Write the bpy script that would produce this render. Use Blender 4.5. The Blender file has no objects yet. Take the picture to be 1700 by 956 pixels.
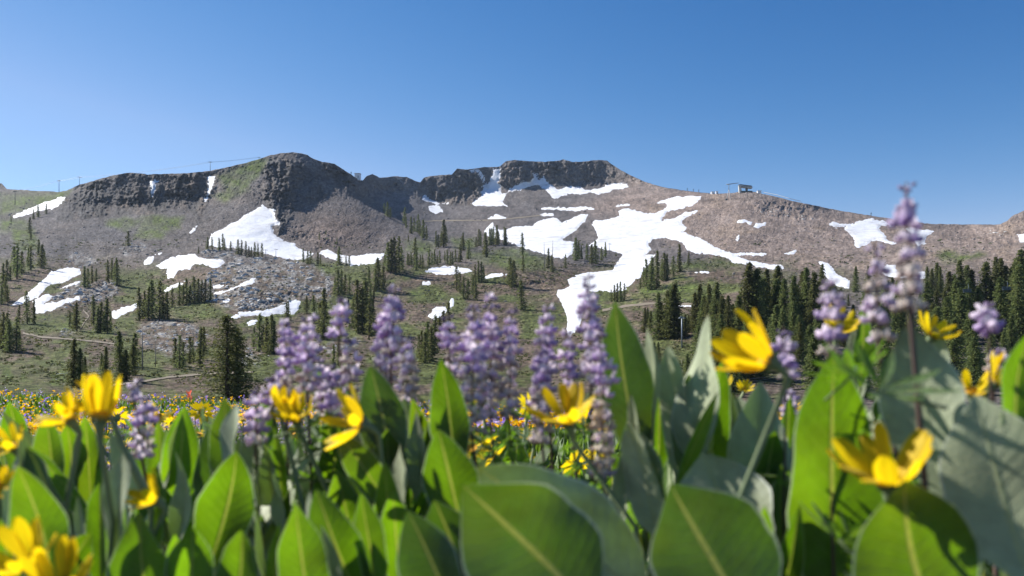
import bpy, math, random
import numpy as np
from mathutils import Vector, Matrix

# ------------------------------------------------------------------ camera, sky, sun, exposure
F, CX, HY, CAMZ = 1322.0, 850.0, 600.0, 0.55      # focal length and principal point in photo pixels, eye height
sc = bpy.context.scene
COL = sc.collection
cam_d = bpy.data.cameras.new('camera'); cam = bpy.data.objects.new('camera', cam_d); COL.objects.link(cam)
cam.location = (0, 0, CAMZ); cam.rotation_euler = (math.radians(90), 0, 0)
cam_d.sensor_width = 36.0; cam_d.lens = 36.0 * F / 1700.0
cam_d.shift_y = (HY - 478.0) / 1700.0
cam_d.clip_start = 0.02; cam_d.clip_end = 20000.0
cam_d.dof.use_dof = True; cam_d.dof.focus_distance = 400.0; cam_d.dof.aperture_fstop = 5.8
sc.camera = cam
SUN_AZ, SUN_EL = 61.0, 38.0                         # degrees left of the view direction, above the horizon
a_, e_ = math.radians(SUN_AZ), math.radians(SUN_EL)
SUN = Vector((-math.sin(a_) * math.cos(e_), math.cos(a_) * math.cos(e_), math.sin(e_)))
world = bpy.data.worlds.new('World'); sc.world = world; world.use_nodes = True
wn = world.node_tree.nodes; wl = world.node_tree.links
sky = wn.new('ShaderNodeTexSky'); sky.sky_type = 'NISHITA'; sky.sun_disc = False
sky.sun_elevation = e_; sky.sun_rotation = -a_
sky.altitude = 2500.0; sky.air_density = 1.0; sky.dust_density = 0.15; sky.ozone_density = 2.2
# deep, saturated mountain air: red and a little green are filtered out of the darker parts of the sky, everywhere alike
sep = wn.new('ShaderNodeSeparateColor'); comb = wn.new('ShaderNodeCombineColor'); wl.new(sky.outputs[0], sep.inputs[0])
for ch, ref, g in ((0, 2.1, 2.7), (1, 3.6, 1.5)):
    nodes = [wn.new('ShaderNodeMath') for _ in range(4)]
    for nd, op in zip(nodes, ('DIVIDE', 'POWER', 'MULTIPLY', 'MINIMUM')): nd.operation = op
    wl.new(sep.outputs[ch], nodes[0].inputs[0]); nodes[0].inputs[1].default_value = ref
    wl.new(nodes[0].outputs[0], nodes[1].inputs[0]); nodes[1].inputs[1].default_value = g
    wl.new(nodes[1].outputs[0], nodes[2].inputs[0]); nodes[2].inputs[1].default_value = ref
    wl.new(nodes[2].outputs[0], nodes[3].inputs[0]); wl.new(sep.outputs[ch], nodes[3].inputs[1])
    wl.new(nodes[3].outputs[0], comb.inputs[ch])
wl.new(sep.outputs[2], comb.inputs[2])
wl.new(comb.outputs[0], wn['Background'].inputs[0]); wn['Background'].inputs[1].default_value = 0.081
sun_d = bpy.data.lights.new('sun', 'SUN'); sun_d.energy = 4.8; sun_d.angle = math.radians(0.53); sun_d.color = (1.0, 0.955, 0.88)
sun = bpy.data.objects.new('sun', sun_d); COL.objects.link(sun); sun.location = SUN * 3000
sun.rotation_euler = SUN.to_track_quat('Z', 'Y').to_euler()
sc.view_settings.view_transform = 'Standard'; sc.view_settings.look = 'None'
sc.view_settings.exposure = 0.83; sc.view_settings.gamma = 1.0; sc.view_settings.use_curve_mapping = False
sc.cycles.use_denoising = True
sc.cycles.max_bounces = 8; sc.cycles.diffuse_bounces = 3; sc.cycles.transmission_bounces = 4
sc.cycles.sample_clamp_indirect = 6.0

# ------------------------------------------------------------------ helpers
rng = np.random.default_rng(7); R = random.Random(7)
def P(x, y, d): return np.array([(x - CX) / F * d, d, CAMZ + (HY - y) / F * d])
def tag(o, label=None, cat=None, group=None, kind=None):
    if label: o['label'] = label
    if cat: o['category'] = cat
    if group: o['group'] = group
    if kind: o['kind'] = kind
    return o
def mesh(name, v, f, mats, smooth=True, uv=None, col=None, mi=None):
    me = bpy.data.meshes.new(name)
    v = np.asarray(v, dtype=np.float32).reshape(-1, 3)
    if isinstance(f, np.ndarray):
        k = f.shape[1]; nf = len(f)
        me.vertices.add(len(v)); me.vertices.foreach_set('co', v.ravel())
        me.loops.add(nf * k); me.loops.foreach_set('vertex_index', f.astype(np.int32).ravel())
        me.polygons.add(nf); me.polygons.foreach_set('loop_start', np.arange(0, nf * k, k, dtype=np.int32))
        me.update(calc_edges=True)
    else:
        me.from_pydata(v.tolist(), [], f)
    if not isinstance(mats, (list, tuple)): mats = [mats]
    for m in mats: me.materials.append(m)
    n = len(me.polygons)
    me.polygons.foreach_set('use_smooth', np.full(n, smooth, dtype=bool))
    if mi is not None: me.polygons.foreach_set('material_index', np.asarray(mi, dtype=np.int32))
    if uv is not None:
        li = np.empty(len(me.loops), dtype=np.int32); me.loops.foreach_get('vertex_index', li)
        L = me.uv_layers.new(name='UVMap'); L.data.foreach_set('uv', np.asarray(uv, dtype=np.float32)[li].ravel())
    if col is not None:
        at = me.color_attributes.new('Col', 'FLOAT_COLOR', 'POINT')
        c = np.ones((len(v), 4), dtype=np.float32); c[:, :3] = col; at.data.foreach_set('color', c.ravel())
    me.update()
    return me
def obj(name, me, parent=None, loc=None, rot=None, scale=None):
    o = bpy.data.objects.new(name, me); COL.objects.link(o)
    if parent is not None: o.parent = parent
    if loc is not None: o.location = tuple(float(q) for q in loc)
    if rot is not None: o.rotation_euler = rot
    if scale is not None: o.scale = (scale,) * 3 if np.isscalar(scale) else tuple(scale)
    return o
def empty(name, loc):
    o = bpy.data.objects.new(name, None); COL.objects.link(o); o.location = tuple(float(q) for q in loc); o.empty_display_size = 0.1
    return o
class MB:                                            # collects vertices and faces of one mesh
    def __init__(s): s.v = []; s.f = []; s.m = []
    def add(s, v, f, m=0):
        b = len(s.v); s.v.extend([tuple(map(float, q)) for q in v]); s.f.extend([tuple(i + b for i in q) for q in f]); s.m.extend([m] * len(f)); return s
    def tube(s, pts, rad, n=6, m=0, cap=True):
        pts = [np.asarray(p, float) for p in pts]
        if np.isscalar(rad): rad = [rad] * len(pts)
        v = []; f = []; ref = np.array([0.31, 0.83, 0.46])
        for i, p in enumerate(pts):
            t = pts[min(i + 1, len(pts) - 1)] - pts[max(i - 1, 0)]; t = t / (np.linalg.norm(t) + 1e-9)
            a = np.cross(t, ref); a /= np.linalg.norm(a) + 1e-9; b = np.cross(t, a)
            for k in range(n):
                w = 2 * math.pi * k / n; v.append(p + rad[i] * (math.cos(w) * a + math.sin(w) * b))
        for i in range(len(pts) - 1):
            for k in range(n): f.append((i * n + k, i * n + (k + 1) % n, (i + 1) * n + (k + 1) % n, (i + 1) * n + k))
        if cap: f.append(tuple(range(n))[::-1]); f.append(tuple((len(pts) - 1) * n + k for k in range(n)))
        return s.add(v, f, m)
    def box(s, c, h, m=0, rz=0.0, rx=0.0):
        v = []
        for dx in (-1, 1):
            for dy in (-1, 1):
                for dz in (-1, 1):
                    x, y, z = dx * h[0], dy * h[1], dz * h[2]
                    y, z = y * math.cos(rx) - z * math.sin(rx), y * math.sin(rx) + z * math.cos(rx)
                    x, y = x * math.cos(rz) - y * math.sin(rz), x * math.sin(rz) + y * math.cos(rz)
                    v.append((c[0] + x, c[1] + y, c[2] + z))
        return s.add(v, [(0, 1, 3, 2), (4, 6, 7, 5), (0, 4, 5, 1), (2, 3, 7, 6), (0, 2, 6, 4), (1, 5, 7, 3)], m)
    def mesh(s, name, mats, smooth=False): return mesh(name, s.v, s.f, mats, smooth, mi=s.m if isinstance(mats, list) else None)
def _h(ix, iy, seed):
    h = (ix.astype(np.int64) * 374761393 + iy.astype(np.int64) * 668265263 + seed * 1274126177) & 0xffffffff
    h = ((h ^ (h >> 13)) * 1274126177) & 0xffffffff
    return ((h ^ (h >> 16)) & 0xffff).astype(np.float32) / 32767.5 - 1.0
def vnoise(x, y, seed=0):
    ix = np.floor(x); iy = np.floor(y); fx = x - ix; fy = y - iy
    fx = fx * fx * (3 - 2 * fx); fy = fy * fy * (3 - 2 * fy)
    a = _h(ix, iy, seed); b = _h(ix + 1, iy, seed); c = _h(ix, iy + 1, seed); d = _h(ix + 1, iy + 1, seed)
    return (a + (b - a) * fx) * (1 - fy) + (c + (d - c) * fx) * fy
def fbm(x, y, o=4, seed=0, ridged=False):
    s = 0; a = 0.5
    for i in range(o):
        n = vnoise(x + 17.3 * i, y - 9.1 * i, seed + i * 7)
        s = s + a * ((1 - 2 * np.abs(n)) if ridged else n); x = x * 2.03 + 0.3 * y; y = y * 2.03 - 0.1 * x; a *= 0.5
    return s

# ------------------------------------------------------------------ materials
class NT:
    def __init__(s, name):
        s.mat = bpy.data.materials.new(name); s.mat.use_nodes = True; s.t = s.mat.node_tree; s.n = s.t.nodes; s.n.clear()
        s.out = s.n.new('ShaderNodeOutputMaterial')
    def __call__(s, typ, ins=None, **props):
        nd = s.n.new('ShaderNode' + typ)
        for k, v in props.items(): setattr(nd, k, v)
        for k, v in (ins or {}).items():
            if isinstance(v, bpy.types.NodeSocket): s.t.links.new(v, nd.inputs[k])
            else: nd.inputs[k].default_value = v
        return nd
    def math(s, op, a, b=0.0, c=0.0, clamp=False): return s('Math', {0: a, 1: b, 2: c}, operation=op, use_clamp=clamp).outputs[0]
    def mix(s, f, a, b, blend='MIX'):
        nd = s.n.new('ShaderNodeMix'); nd.data_type = 'RGBA'; nd.blend_type = blend
        for i, v in ((0, f), (6, a), (7, b)):
            if isinstance(v, bpy.types.NodeSocket): s.t.links.new(v, nd.inputs[i])
            else: nd.inputs[i].default_value = v if i == 0 or len(v) == 4 else (*v, 1)
        return nd.outputs[2]
    def ramp(s, f, stops):
        nd = s('ValToRGB', {0: f}); e = nd.color_ramp.elements
        while len(e) < len(stops): e.new(0.5)
        for q, (p, c) in zip(e, stops): q.position = p; q.color = (c, c, c, 1) if np.isscalar(c) else (*c, 1)
        return nd.outputs[0]
    def noise(s, scale, detail=4, rough=0.6, vec=None, dim='3D'):
        ins = {'Scale': scale, 'Detail': detail, 'Roughness': rough}
        if vec is not None: ins['Vector'] = vec
        return s('TexNoise', ins, noise_dimensions=dim).outputs[0]
    def finish(s, sh, bump=None):
        s.t.links.new(sh, s.out.inputs[0]); return s.mat
def c4(c): return (*c, 1.0)
def rnd_value(m, lo, hi):
    return m('MapRange', {0: m('ObjectInfo').outputs['Random'], 3: lo, 4: hi}).outputs[0]
def hsv(m, col, val=1.0, hue=0.5, sat=1.0):
    return m('HueSaturation', {'Color': col if isinstance(col, bpy.types.NodeSocket) else c4(col), 'Value': val, 'Hue': hue, 'Saturation': sat}).outputs[0]

def simple(name, col, rough=0.6, metal=0.0, nscale=None, namp=0.25, emis=None, spec=0.3):
    m = NT(name); c = c4(col)
    if nscale:
        n = m.noise(nscale, 5); k = m('MapRange', {0: n, 1: 0.25, 2: 0.75, 3: 1 - namp, 4: 1 + namp}).outputs[0]
        c = hsv(m, col, k)
    b = m('BsdfPrincipled', {'Base Color': c, 'Roughness': rough, 'Metallic': metal, 'Specular IOR Level': spec})
    return m.finish(b.outputs[0])

def terrain_mat():
    m = NT('mountain_ground'); at = m('Attribute', attribute_name='Col').outputs[0]
    pos = m('NewGeometry').outputs['Position']
    n1 = m.noise(0.02, 9, 0.62, pos); n2 = m.noise(0.35, 8, 0.7, pos); n3 = m.noise(0.11, 6, 0.65, pos)
    k = m('MapRange', {0: n2, 1: 0.32, 2: 0.68, 3: 0.35, 4: 1.65}).outputs[0]
    k2 = m('MapRange', {0: n1, 1: 0.3, 2: 0.7, 3: 0.82, 4: 1.18}).outputs[0]
    c = hsv(m, at, m.math('MULTIPLY', k, k2))
    warm = m.ramp(n3, [(0.42, 0.0), (0.62, 1.0)])
    c = m.mix(m.math('MULTIPLY', warm, 0.35), c, m.mix(1.0, c, (1.12, 0.97, 0.82, 1), 'MULTIPLY'))
    vo = m('TexVoronoi', {'Vector': pos, 'Scale': 0.55}).outputs['Distance']
    hh = m.math('ADD', m.math('MULTIPLY', n2, 1.2), m.math('MULTIPLY', vo, -0.5))
    bp = m('Bump', {'Height': hh, 'Strength': 1.0, 'Distance': 2.2}).outputs[0]
    b = m('BsdfPrincipled', {'Base Color': c, 'Roughness': 0.95, 'Specular IOR Level': 0.1, 'Normal': bp})
    return m.finish(b.outputs[0])
def snow_mat():
    m = NT('old_snow'); pos = m('NewGeometry').outputs['Position']
    n = m.noise(0.06, 8, 0.68, pos); n2 = m.noise(0.5, 4, 0.6, pos)
    c = m.mix(m.ramp(n, [(0.5, 0.0), (0.72, 1.0)]), (0.76, 0.77, 0.79), (0.50, 0.47, 0.44))
    bp = m('Bump', {'Height': m.math('ADD', n, m.math('MULTIPLY', n2, 0.2)), 'Strength': 0.8, 'Distance': 1.6}).outputs[0]
    b = m('BsdfPrincipled', {'Base Color': c, 'Roughness': 0.7, 'Specular IOR Level': 0.25, 'Normal': bp})
    return m.finish(b.outputs[0])
def rock_mat():
    m = NT('granite'); pos = m('NewGeometry').outputs['Position']
    n = m.noise(0.5, 8, 0.65, pos); n2 = m.noise(0.09, 4, 0.6, pos)
    c = m.mix(m.ramp(n, [(0.36, 0.0), (0.62, 1.0)]), (0.27, 0.26, 0.245), (0.66, 0.645, 0.61))
    c = m.mix(m.ramp(n2, [(0.55, 0.0), (0.75, 0.6)]), c, (0.30, 0.255, 0.21))
    c = hsv(m, c, rnd_value(m, 0.55, 1.25))
    bp = m('Bump', {'Height': n, 'Strength': 0.6, 'Distance': 0.8}).outputs[0]
    return m.finish(m('BsdfPrincipled', {'Base Color': c, 'Roughness': 0.9, 'Specular IOR Level': 0.15, 'Normal': bp}).outputs[0])
def needle_mat():
    m = NT('conifer_needles'); pos = m('NewGeometry').outputs['Position']
    n = m.noise(0.9, 3, 0.6, pos)
    c = m.mix(m.ramp(n, [(0.3, 0.0), (0.7, 1.0)]), (0.055, 0.076, 0.027), (0.155, 0.165, 0.055))
    c = hsv(m, c, rnd_value(m, 0.75, 1.3), m('MapRange', {0: m('ObjectInfo').outputs['Random'], 3: 0.475, 4: 0.515}).outputs[0])
    d = m('BsdfPrincipled', {'Base Color': c, 'Roughness': 0.75, 'Specular IOR Level': 0.15}).outputs[0]
    t = m('BsdfTranslucent', {'Color': hsv(m, c, 1.3)}).outputs[0]
    return m.finish(m('MixShader', {0: 0.45, 1: d, 2: t}).outputs[0])
def leaf_mat(name, front, back, tmix=0.45, rim=True):
    m = NT(name); uv = m('UVMap').outputs[0]; sp = m('SeparateXYZ', {0: uv}); u, t = sp.outputs[0], sp.outputs[1]
    a = m.math('ABSOLUTE', m.math('SUBTRACT', m.math('MULTIPLY', u, 2.0), 1.0))
    tc = m('TexCoord').outputs['Object']; n = m.noise(38.0, 5, 0.6, tc); nl = m.noise(9.0, 3, 0.5, tc); fuzz = m.noise(420.0, 3, 0.6, tc)
    ph = m.math('ADD', m.math('MULTIPLY', m.math('SUBTRACT', t, m.math('MULTIPLY', a, 0.17)), 15.0), m.math('MULTIPLY', nl, 2.6))
    vd = m.math('ABSOLUTE', m.math('SUBTRACT', m.math('FRACT', ph), 0.5))
    vein = m.math('MULTIPLY', m.ramp(vd, [(0.0, 1.0), (0.10, 0.0)]), m.ramp(a, [(0.05, 1.0), (0.85, 0.0)]))
    rib = m.ramp(a, [(0.022, 1.0), (0.065, 0.0)])
    edge = m.ramp(a, [(0.945, 0.0), (0.99, 1.0)])
    vor = m('TexVoronoi', {'Vector': tc, 'Scale': 150.0}, feature='DISTANCE_TO_EDGE').outputs['Distance']
    net = m.math('MULTIPLY', m.ramp(vor, [(0.0, 1.0), (0.10, 0.0)]), 0.22)
    corr = m.math('SINE', m.math('MULTIPLY', ph, 6.2832))
    lines = m.math('MAXIMUM', m.math('MAXIMUM', m.math('MULTIPLY', vein, 0.42), net), rib)
    age = m.ramp(m.noise(5.0, 4, 0.6, tc), [(0.50, 0.0), (0.72, 1.0)])
    k = m('MapRange', {0: n, 1: 0.3, 2: 0.7, 3: 0.8, 4: 1.2}).outputs[0]; kl = m('MapRange', {0: nl, 1: 0.3, 2: 0.7, 3: 0.62, 4: 1.32}).outputs[0]
    kk = m.math('MULTIPLY', m.math('MULTIPLY', k, kl), rnd_value(m, 0.85, 1.15))
    fc = hsv(m, front, kk); fc = m.mix(m.math('MULTIPLY', lines, 0.55), fc, (0.33, 0.38, 0.20))
    tipb = m.math('MULTIPLY', m.ramp(m.math('ADD', t, m.math('MULTIPLY', m.math('SUBTRACT', n, 0.5), 0.10)), [(0.955, 0.0), (0.985, 1.0)]), m.ramp(m('ObjectInfo').outputs['Random'], [(0.45, 0.0), (0.55, 1.0)]))
    fc = m.mix(m.math('MULTIPLY', tipb, 0.8), fc, (0.20, 0.13, 0.06)); fc = m.mix(m.math('MULTIPLY', age, 0.35), fc, (0.16, 0.17, 0.05))
    spot = m.ramp(m('TexVoronoi', {'Vector': tc, 'Scale': 26.0}).outputs['Distance'], [(0.05, 1.0), (0.085, 0.0)])
    spot = m.math('MULTIPLY', spot, m.ramp(m.noise(11.0, 2, 0.5, tc), [(0.60, 0.0), (0.66, 1.0)]))
    fc = m.mix(m.math('MULTIPLY', spot, 0.7), fc, (0.30, 0.22, 0.10))
    if rim: fc = m.mix(m.math('MULTIPLY', edge, 0.75), fc, (0.62, 0.66, 0.56))
    bc = hsv(m, back, kk); bc = m.mix(m.math('MULTIPLY', rib, 0.75), bc, (0.62, 0.62, 0.10)); bc = m.mix(m.math('MULTIPLY', vein, 0.4), bc, (0.34, 0.52, 0.03))
    bc = m.mix(m.math('MULTIPLY', age, 0.4), bc, (0.34, 0.36, 0.012)); bc = m.mix(m.math('MULTIPLY', net, 1.0), bc, (0.08, 0.17, 0.004))
    bc = m.mix(m.math('MULTIPLY', spot, 0.8), bc, (0.25, 0.16, 0.03))
    if rim: bc = m.mix(m.math('MULTIPLY', edge, 0.6), bc, (0.62, 0.68, 0.50))
    bp = m('Bump', {'Height': m.math('ADD', m.math('ADD', m.math('MULTIPLY', lines, 0.5), m.math('MULTIPLY', n, 0.6)), m.math('ADD', m.math('MULTIPLY', fuzz, 0.15), m.math('MULTIPLY', corr, 0.05))), 'Strength': 0.5, 'Distance': 0.003}).outputs[0]
    d = m('BsdfPrincipled', {'Base Color': fc, 'Roughness': 0.55, 'Specular IOR Level': 0.35, 'Sheen Weight': 0.30, 'Sheen Roughness': 0.35, 'Sheen Tint': (0.9, 0.97, 0.9, 1), 'Normal': bp}).outputs[0]
    tr = m('BsdfTranslucent', {'Color': bc, 'Normal': bp}).outputs[0]
    return m.finish(m('MixShader', {0: tmix, 1: d, 2: tr}).outputs[0])
def petal_mat(name, c1, c2, tmix=0.4, scale=60, tone=False):
    m = NT(name); tc = m('TexCoord').outputs['Object']; n = m.noise(scale, 3, 0.5, tc)
    if tone: n = m.ramp(m.math('ADD', m.math('MULTIPLY', m('SeparateXYZ', {0: tc}).outputs[2], 0.8), m.math('MULTIPLY', n, 0.7)), [(0.15, 0.0), (0.75, 1.0)])
    c = m.mix(n, c1, c2); c = hsv(m, c, rnd_value(m, 0.8, 1.15), m('MapRange', {0: m('ObjectInfo').outputs['Random'], 3: 0.492, 4: 0.508}).outputs[0])
    d = m('BsdfPrincipled', {'Base Color': c, 'Roughness': 0.55, 'Specular IOR Level': 0.25, 'Sheen Weight': 0.1}).outputs[0]
    t = m('BsdfTranslucent', {'Color': c}).outputs[0]
    return m.finish(m('MixShader', {0: tmix, 1: d, 2: t}).outputs[0])
def col_leaf_mat(name, tmix=0.45):
    m = NT(name); c = m('Attribute', attribute_name='Col').outputs[0]
    d = m('BsdfPrincipled', {'Base Color': c, 'Roughness': 0.6, 'Specular IOR Level': 0.3}).outputs[0]
    t = m('BsdfTranslucent', {'Color': hsv(m, c, 1.35, 0.49, 1.15)}).outputs[0]
    return m.finish(m('MixShader', {0: tmix, 1: d, 2: t}).outputs[0])

M = dict(
    terrain=terrain_mat(), snow=snow_mat(), rock=rock_mat(), needles=needle_mat(),
    bark=simple('conifer_bark', (0.09, 0.065, 0.05), 0.9, nscale=3.0), dead=simple('bleached_wood', (0.28, 0.25, 0.22), 0.9, nscale=3.0),
    soil=simple('meadow_soil', (0.055, 0.043, 0.028), 0.95, nscale=3.0, namp=0.4), path=simple('dry_dirt', (0.20, 0.165, 0.118), 0.95, nscale=0.5),
    steel=simple('galvanised_steel', (0.24, 0.27, 0.30), 0.5, 0.4), darksteel=simple('dark_steel', (0.07, 0.085, 0.085), 0.5, 0.3),
    concrete=simple('pale_concrete', (0.52, 0.51, 0.48), 0.8, nscale=0.5, namp=0.1), white=simple('white_paint', (0.78, 0.79, 0.80), 0.5),
    shell=simple('terminal_shell', (0.40, 0.42, 0.42), 0.4), roof=simple('terminal_roof', (0.05, 0.06, 0.07), 0.4), glass=simple('dark_glazing', (0.05, 0.07, 0.09), 0.15, spec=0.5),
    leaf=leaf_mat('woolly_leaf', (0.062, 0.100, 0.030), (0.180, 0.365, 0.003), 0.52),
    leaf_shade_tint=leaf_mat('shade_tinted_woolly_leaf', (0.085, 0.120, 0.055), (0.10, 0.22, 0.004), 0.32),  # shade from neighbouring plants put into the colour and lower translucency
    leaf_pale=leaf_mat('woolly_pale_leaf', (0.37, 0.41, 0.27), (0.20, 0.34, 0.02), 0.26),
    lupleaf=leaf_mat('lupine_leaflet', (0.07, 0.14, 0.035), (0.20, 0.42, 0.02), 0.42, False),
    stem=simple('woolly_stem', (0.15, 0.20, 0.09), 0.7, nscale=60), bract=simple('woolly_bract', (0.18, 0.225, 0.115), 0.7, nscale=80),
    lupstem=simple('lupine_stem', (0.10, 0.065, 0.055), 0.7, nscale=80),
    yellow=petal_mat('yellow_petal', (0.94, 0.62, 0.003), (0.97, 0.74, 0.012), 0.55), disc=simple('orange_disc', (0.62, 0.30, 0.010), 0.8, nscale=300, namp=0.4),
    violet=petal_mat('violet_floret', (0.40, 0.25, 0.55), (0.74, 0.60, 0.80), 0.42, 4, True), lilac=petal_mat('lilac_floret', (0.60, 0.45, 0.66), (0.86, 0.76, 0.84), 0.42, 4, True),
    faded=petal_mat('faded_floret', (0.46, 0.33, 0.33), (0.74, 0.64, 0.56), 0.3, 4, True), bud=petal_mat('bud_floret', (0.13, 0.08, 0.22), (0.34, 0.26, 0.38), 0.2, 200),
    red=petal_mat('scarlet_bract', (0.75, 0.045, 0.03), (0.80, 0.12, 0.05), 0.35, 100),
    mass=col_leaf_mat('meadow_mass'), scrub=col_leaf_mat('scrub_leaf', 0.3))

# ------------------------------------------------------------------ the mountain: a height field laid out from its skyline and the distances of its slopes
X0, X1, Y0, Y1 = -450, 2150, 200, 700
gx, gy = np.meshgrid(np.arange(X0, X1 + 1, dtype=np.float32), np.arange(Y0, Y1 + 1, dtype=np.float32))
HH, WW = gx.shape
RIDGE = [(-450,330),(-200,322),(-40,312),(-10,302),(3,304),(11,313),(25,314),(60,316),(97,318),(110,316),(132,306),(160,298),(190,290),(215,286),(232,287),(245,289),(270,288),(310,287),(349,283),(380,276),(400,272),(425,265),(445,258),(465,254),(490,252),(510,256),(520,263),(535,268),(555,271),(575,284),(590,294),(602,299),(608,292),(618,288),(630,294),(640,294),(655,292),(675,293),(690,300),(698,302),(704,294),(720,291),(750,289),(759,279),(775,281),(800,277),(830,276),(840,267),(855,265),(875,267),(905,268),(925,266),(935,264),(950,268),(975,267),(990,265),(1008,266),(1020,275),(1040,287),(1070,301),(1100,310),(1130,315),(1165,319),(1185,321),(1215,320),(1230,317),(1252,318),(1290,326),(1320,334),(1350,340),(1400,350),(1450,358),(1500,366),(1545,371),(1600,372),(1660,372),(1672,366),(1680,358),(1700,349),(1740,340),(1900,345),(2150,330)]
ridge = np.interp(np.arange(X0, X1 + 1), [q[0] for q in RIDGE], [q[1] for q in RIDGE])
DEPTH = {-450: [(325,1500),(420,700),(520,350),(620,180),(700,85)],
 0: [(314,1300),(345,1000),(420,600),(520,330),(600,190),(700,85)],
 100: [(318,1000),(350,850),(420,610),(480,440),(520,340),(600,190),(700,85)],
 200: [(288,900),(345,874),(430,570),(480,450),(530,330),(600,190),(700,85)],
 340: [(285,900),(332,872),(400,640),(440,510),(500,390),(560,280),(620,170),(700,85)],
 395: [(272,910),(330,830),(400,655),(440,530),(500,385),(560,280),(620,170),(700,85)],
 490: [(252,920),(350,800),(420,640),(440,560),(520,370),(560,280),(640,150),(700,85)],
 596: [(292,955),(330,890),(420,640),(440,545),(500,400),(560,280),(640,150),(700,85)],
 640: [(288,1340),(320,1250),(352,900),(420,640),(440,540),(500,400),(560,280),(640,150),(700,85)],
 720: [(291,1380),(335,1360),(370,1000),(420,640),(480,455),(560,290),(640,150),(700,85)],
 900: [(267,1400),(318,1346),(346,1150),(400,720),(430,600),(480,450),(560,285),(640,150),(700,85)],
 1010: [(266,1400),(310,1352),(345,1050),(400,710),(440,560),(500,390),(560,265),(640,150),(700,85)],
 1100: [(310,1250),(350,950),(400,700),(440,550),(500,350),(560,230),(640,145),(700,85)],
 1236: [(316,1000),(360,820),(430,540),(480,340),(560,205),(640,140),(700,85)],
 1400: [(350,950),(400,700),(460,430),(500,310),(560,205),(640,140),(700,85)],
 1600: [(372,900),(410,650),(460,400),(520,255),(570,185),(640,135),(700,85)],
 1700: [(349,850),(400,620),(460,390),(520,250),(570,185),(640,135),(700,85)],
 2150: [(330,850),(400,600),(460,380),(520,240),(570,180),(640,135),(700,85)]}
ks = sorted(DEPTH); tab = np.stack([np.interp(np.arange(Y0, Y1 + 1), [q[0] for q in DEPTH[k]], [1.0 / q[1] for q in DEPTH[k]]) for k in ks])
xi = np.interp(np.arange(X0, X1 + 1), ks, np.arange(len(ks))); i0 = np.clip(np.floor(xi).astype(int), 0, len(ks) - 2); fr = xi - i0
INV = (tab[i0] * (1 - fr)[:, None] + tab[i0 + 1] * fr[:, None]).T
def blur(a, r, ax):
    k = np.exp(-0.5 * (np.arange(-3 * r, 3 * r + 1) / r) ** 2); k /= k.sum()
    p = [(0, 0), (0, 0)]; p[ax] = (3 * r, 3 * r); q = np.pad(a, p, mode='edge'); out = np.zeros_like(a)
    for i, w in enumerate(k): out += w * (q[i:i + a.shape[0], :] if ax == 0 else q[:, i:i + a.shape[1]])
    return out
INV = blur(blur(INV, 12, 1), 5, 0)
for (x0, y0, sx, sy, a) in [(430,478,120,42,.10),(310,560,70,28,.08),(140,478,60,24,.07),(755,452,90,26,.06),(870,452,60,22,.07),(1130,440,70,22,.08),(960,432,50,12,.05),(60,450,60,50,.07),
                            (640,440,40,16,.05),(1500,470,260,30,.04),(560,600,120,30,.06),(890,330,30,12,.03),(430,320,60,30,.02),(250,320,30,26,.015),(860,296,14,20,.006),(945,290,26,20,.006),(740,310,22,18,.02),(560,360,60,40,.03)]:
    INV *= 1 + a * np.exp(-((gx - x0) / sx) ** 2 - ((gy - y0) / sy) ** 2)
rib = 448 + (gy - 258) * 0.16
INV *= 1 + 0.026 * np.where(gx < rib, np.exp(-((gx - rib) / 110) ** 2), np.exp(-((gx - rib) / 42) ** 2)) * np.clip((gy - 250) / 25, 0, 1) * np.clip((420 - gy) / 60, 0, 1)
wx = 5 * fbm(gx / 14, gy / 14, 3, 11); wy = 4 * fbm(gx / 14, gy / 10, 3, 29)
wx2 = 3.0 * fbm(gx / 5, gy / 5, 3, 61); wy2 = 2.0 * fbm(gx / 5, gy / 4, 3, 67)
def zoom(ox, oy, s, pts): return [(ox + x / s, oy + y / s) for x, y in pts]
R1 = lambda p: zoom(0, 220, 3.953, p)
R2 = lambda p: zoom(400, 220, 3.953, p)
R3 = lambda p: zoom(800, 220, 3.953, p)
R4 = lambda p: zoom(1200, 260, 3.4, p)
R5 = lambda p: zoom(0, 430, 3.953, p)
R6 = lambda p: zoom(400, 400, 3.953, p)
R7 = lambda p: zoom(800, 400, 3.953, p)
Z1 = lambda p: zoom(1040, 400, 3.677, p)
Z2 = lambda p: zoom(1240, 400, 3.983, p)
Z3 = lambda p: zoom(1460, 380, 3.675, p)
Z4 = lambda p: zoom(0, 330, 3.542, p)
Z5 = lambda p: zoom(220, 380, 3.675, p)
Z6 = lambda p: zoom(600, 320, 5.3125, p)
Z7 = lambda p: zoom(560, 250, 5.667, p)
def sdist(poly, x, y):                               # signed distance, positive inside
    best = np.full(x.shape, 1e9); ins = np.zeros(x.shape, bool); n = len(poly)
    for i in range(n):
        (ax, ay), (bx, by) = poly[i], poly[(i + 1) % n]
        ex, ey = bx - ax, by - ay; L = ex * ex + ey * ey + 1e-9
        t = np.clip(((x - ax) * ex + (y - ay) * ey) / L, 0, 1)
        best = np.minimum(best, (x - ax - t * ex) ** 2 + (y - ay - t * ey) ** 2)
        if ay != by: ins ^= ((ay > y) != (by > y)) & (x < ex * (y - ay) / (by - ay) + ax)
    return np.where(ins, 1, -1) * np.sqrt(best)
def region(poly, pad):
    a = np.array(poly); x0, y0 = np.floor(a.min(0) - pad).astype(int); x1, y1 = np.ceil(a.max(0) + pad).astype(int)
    return slice(max(0, y0 - Y0), min(HH, y1 - Y0 + 1)), slice(max(0, x0 - X0), min(WW, x1 - X0 + 1))
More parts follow.
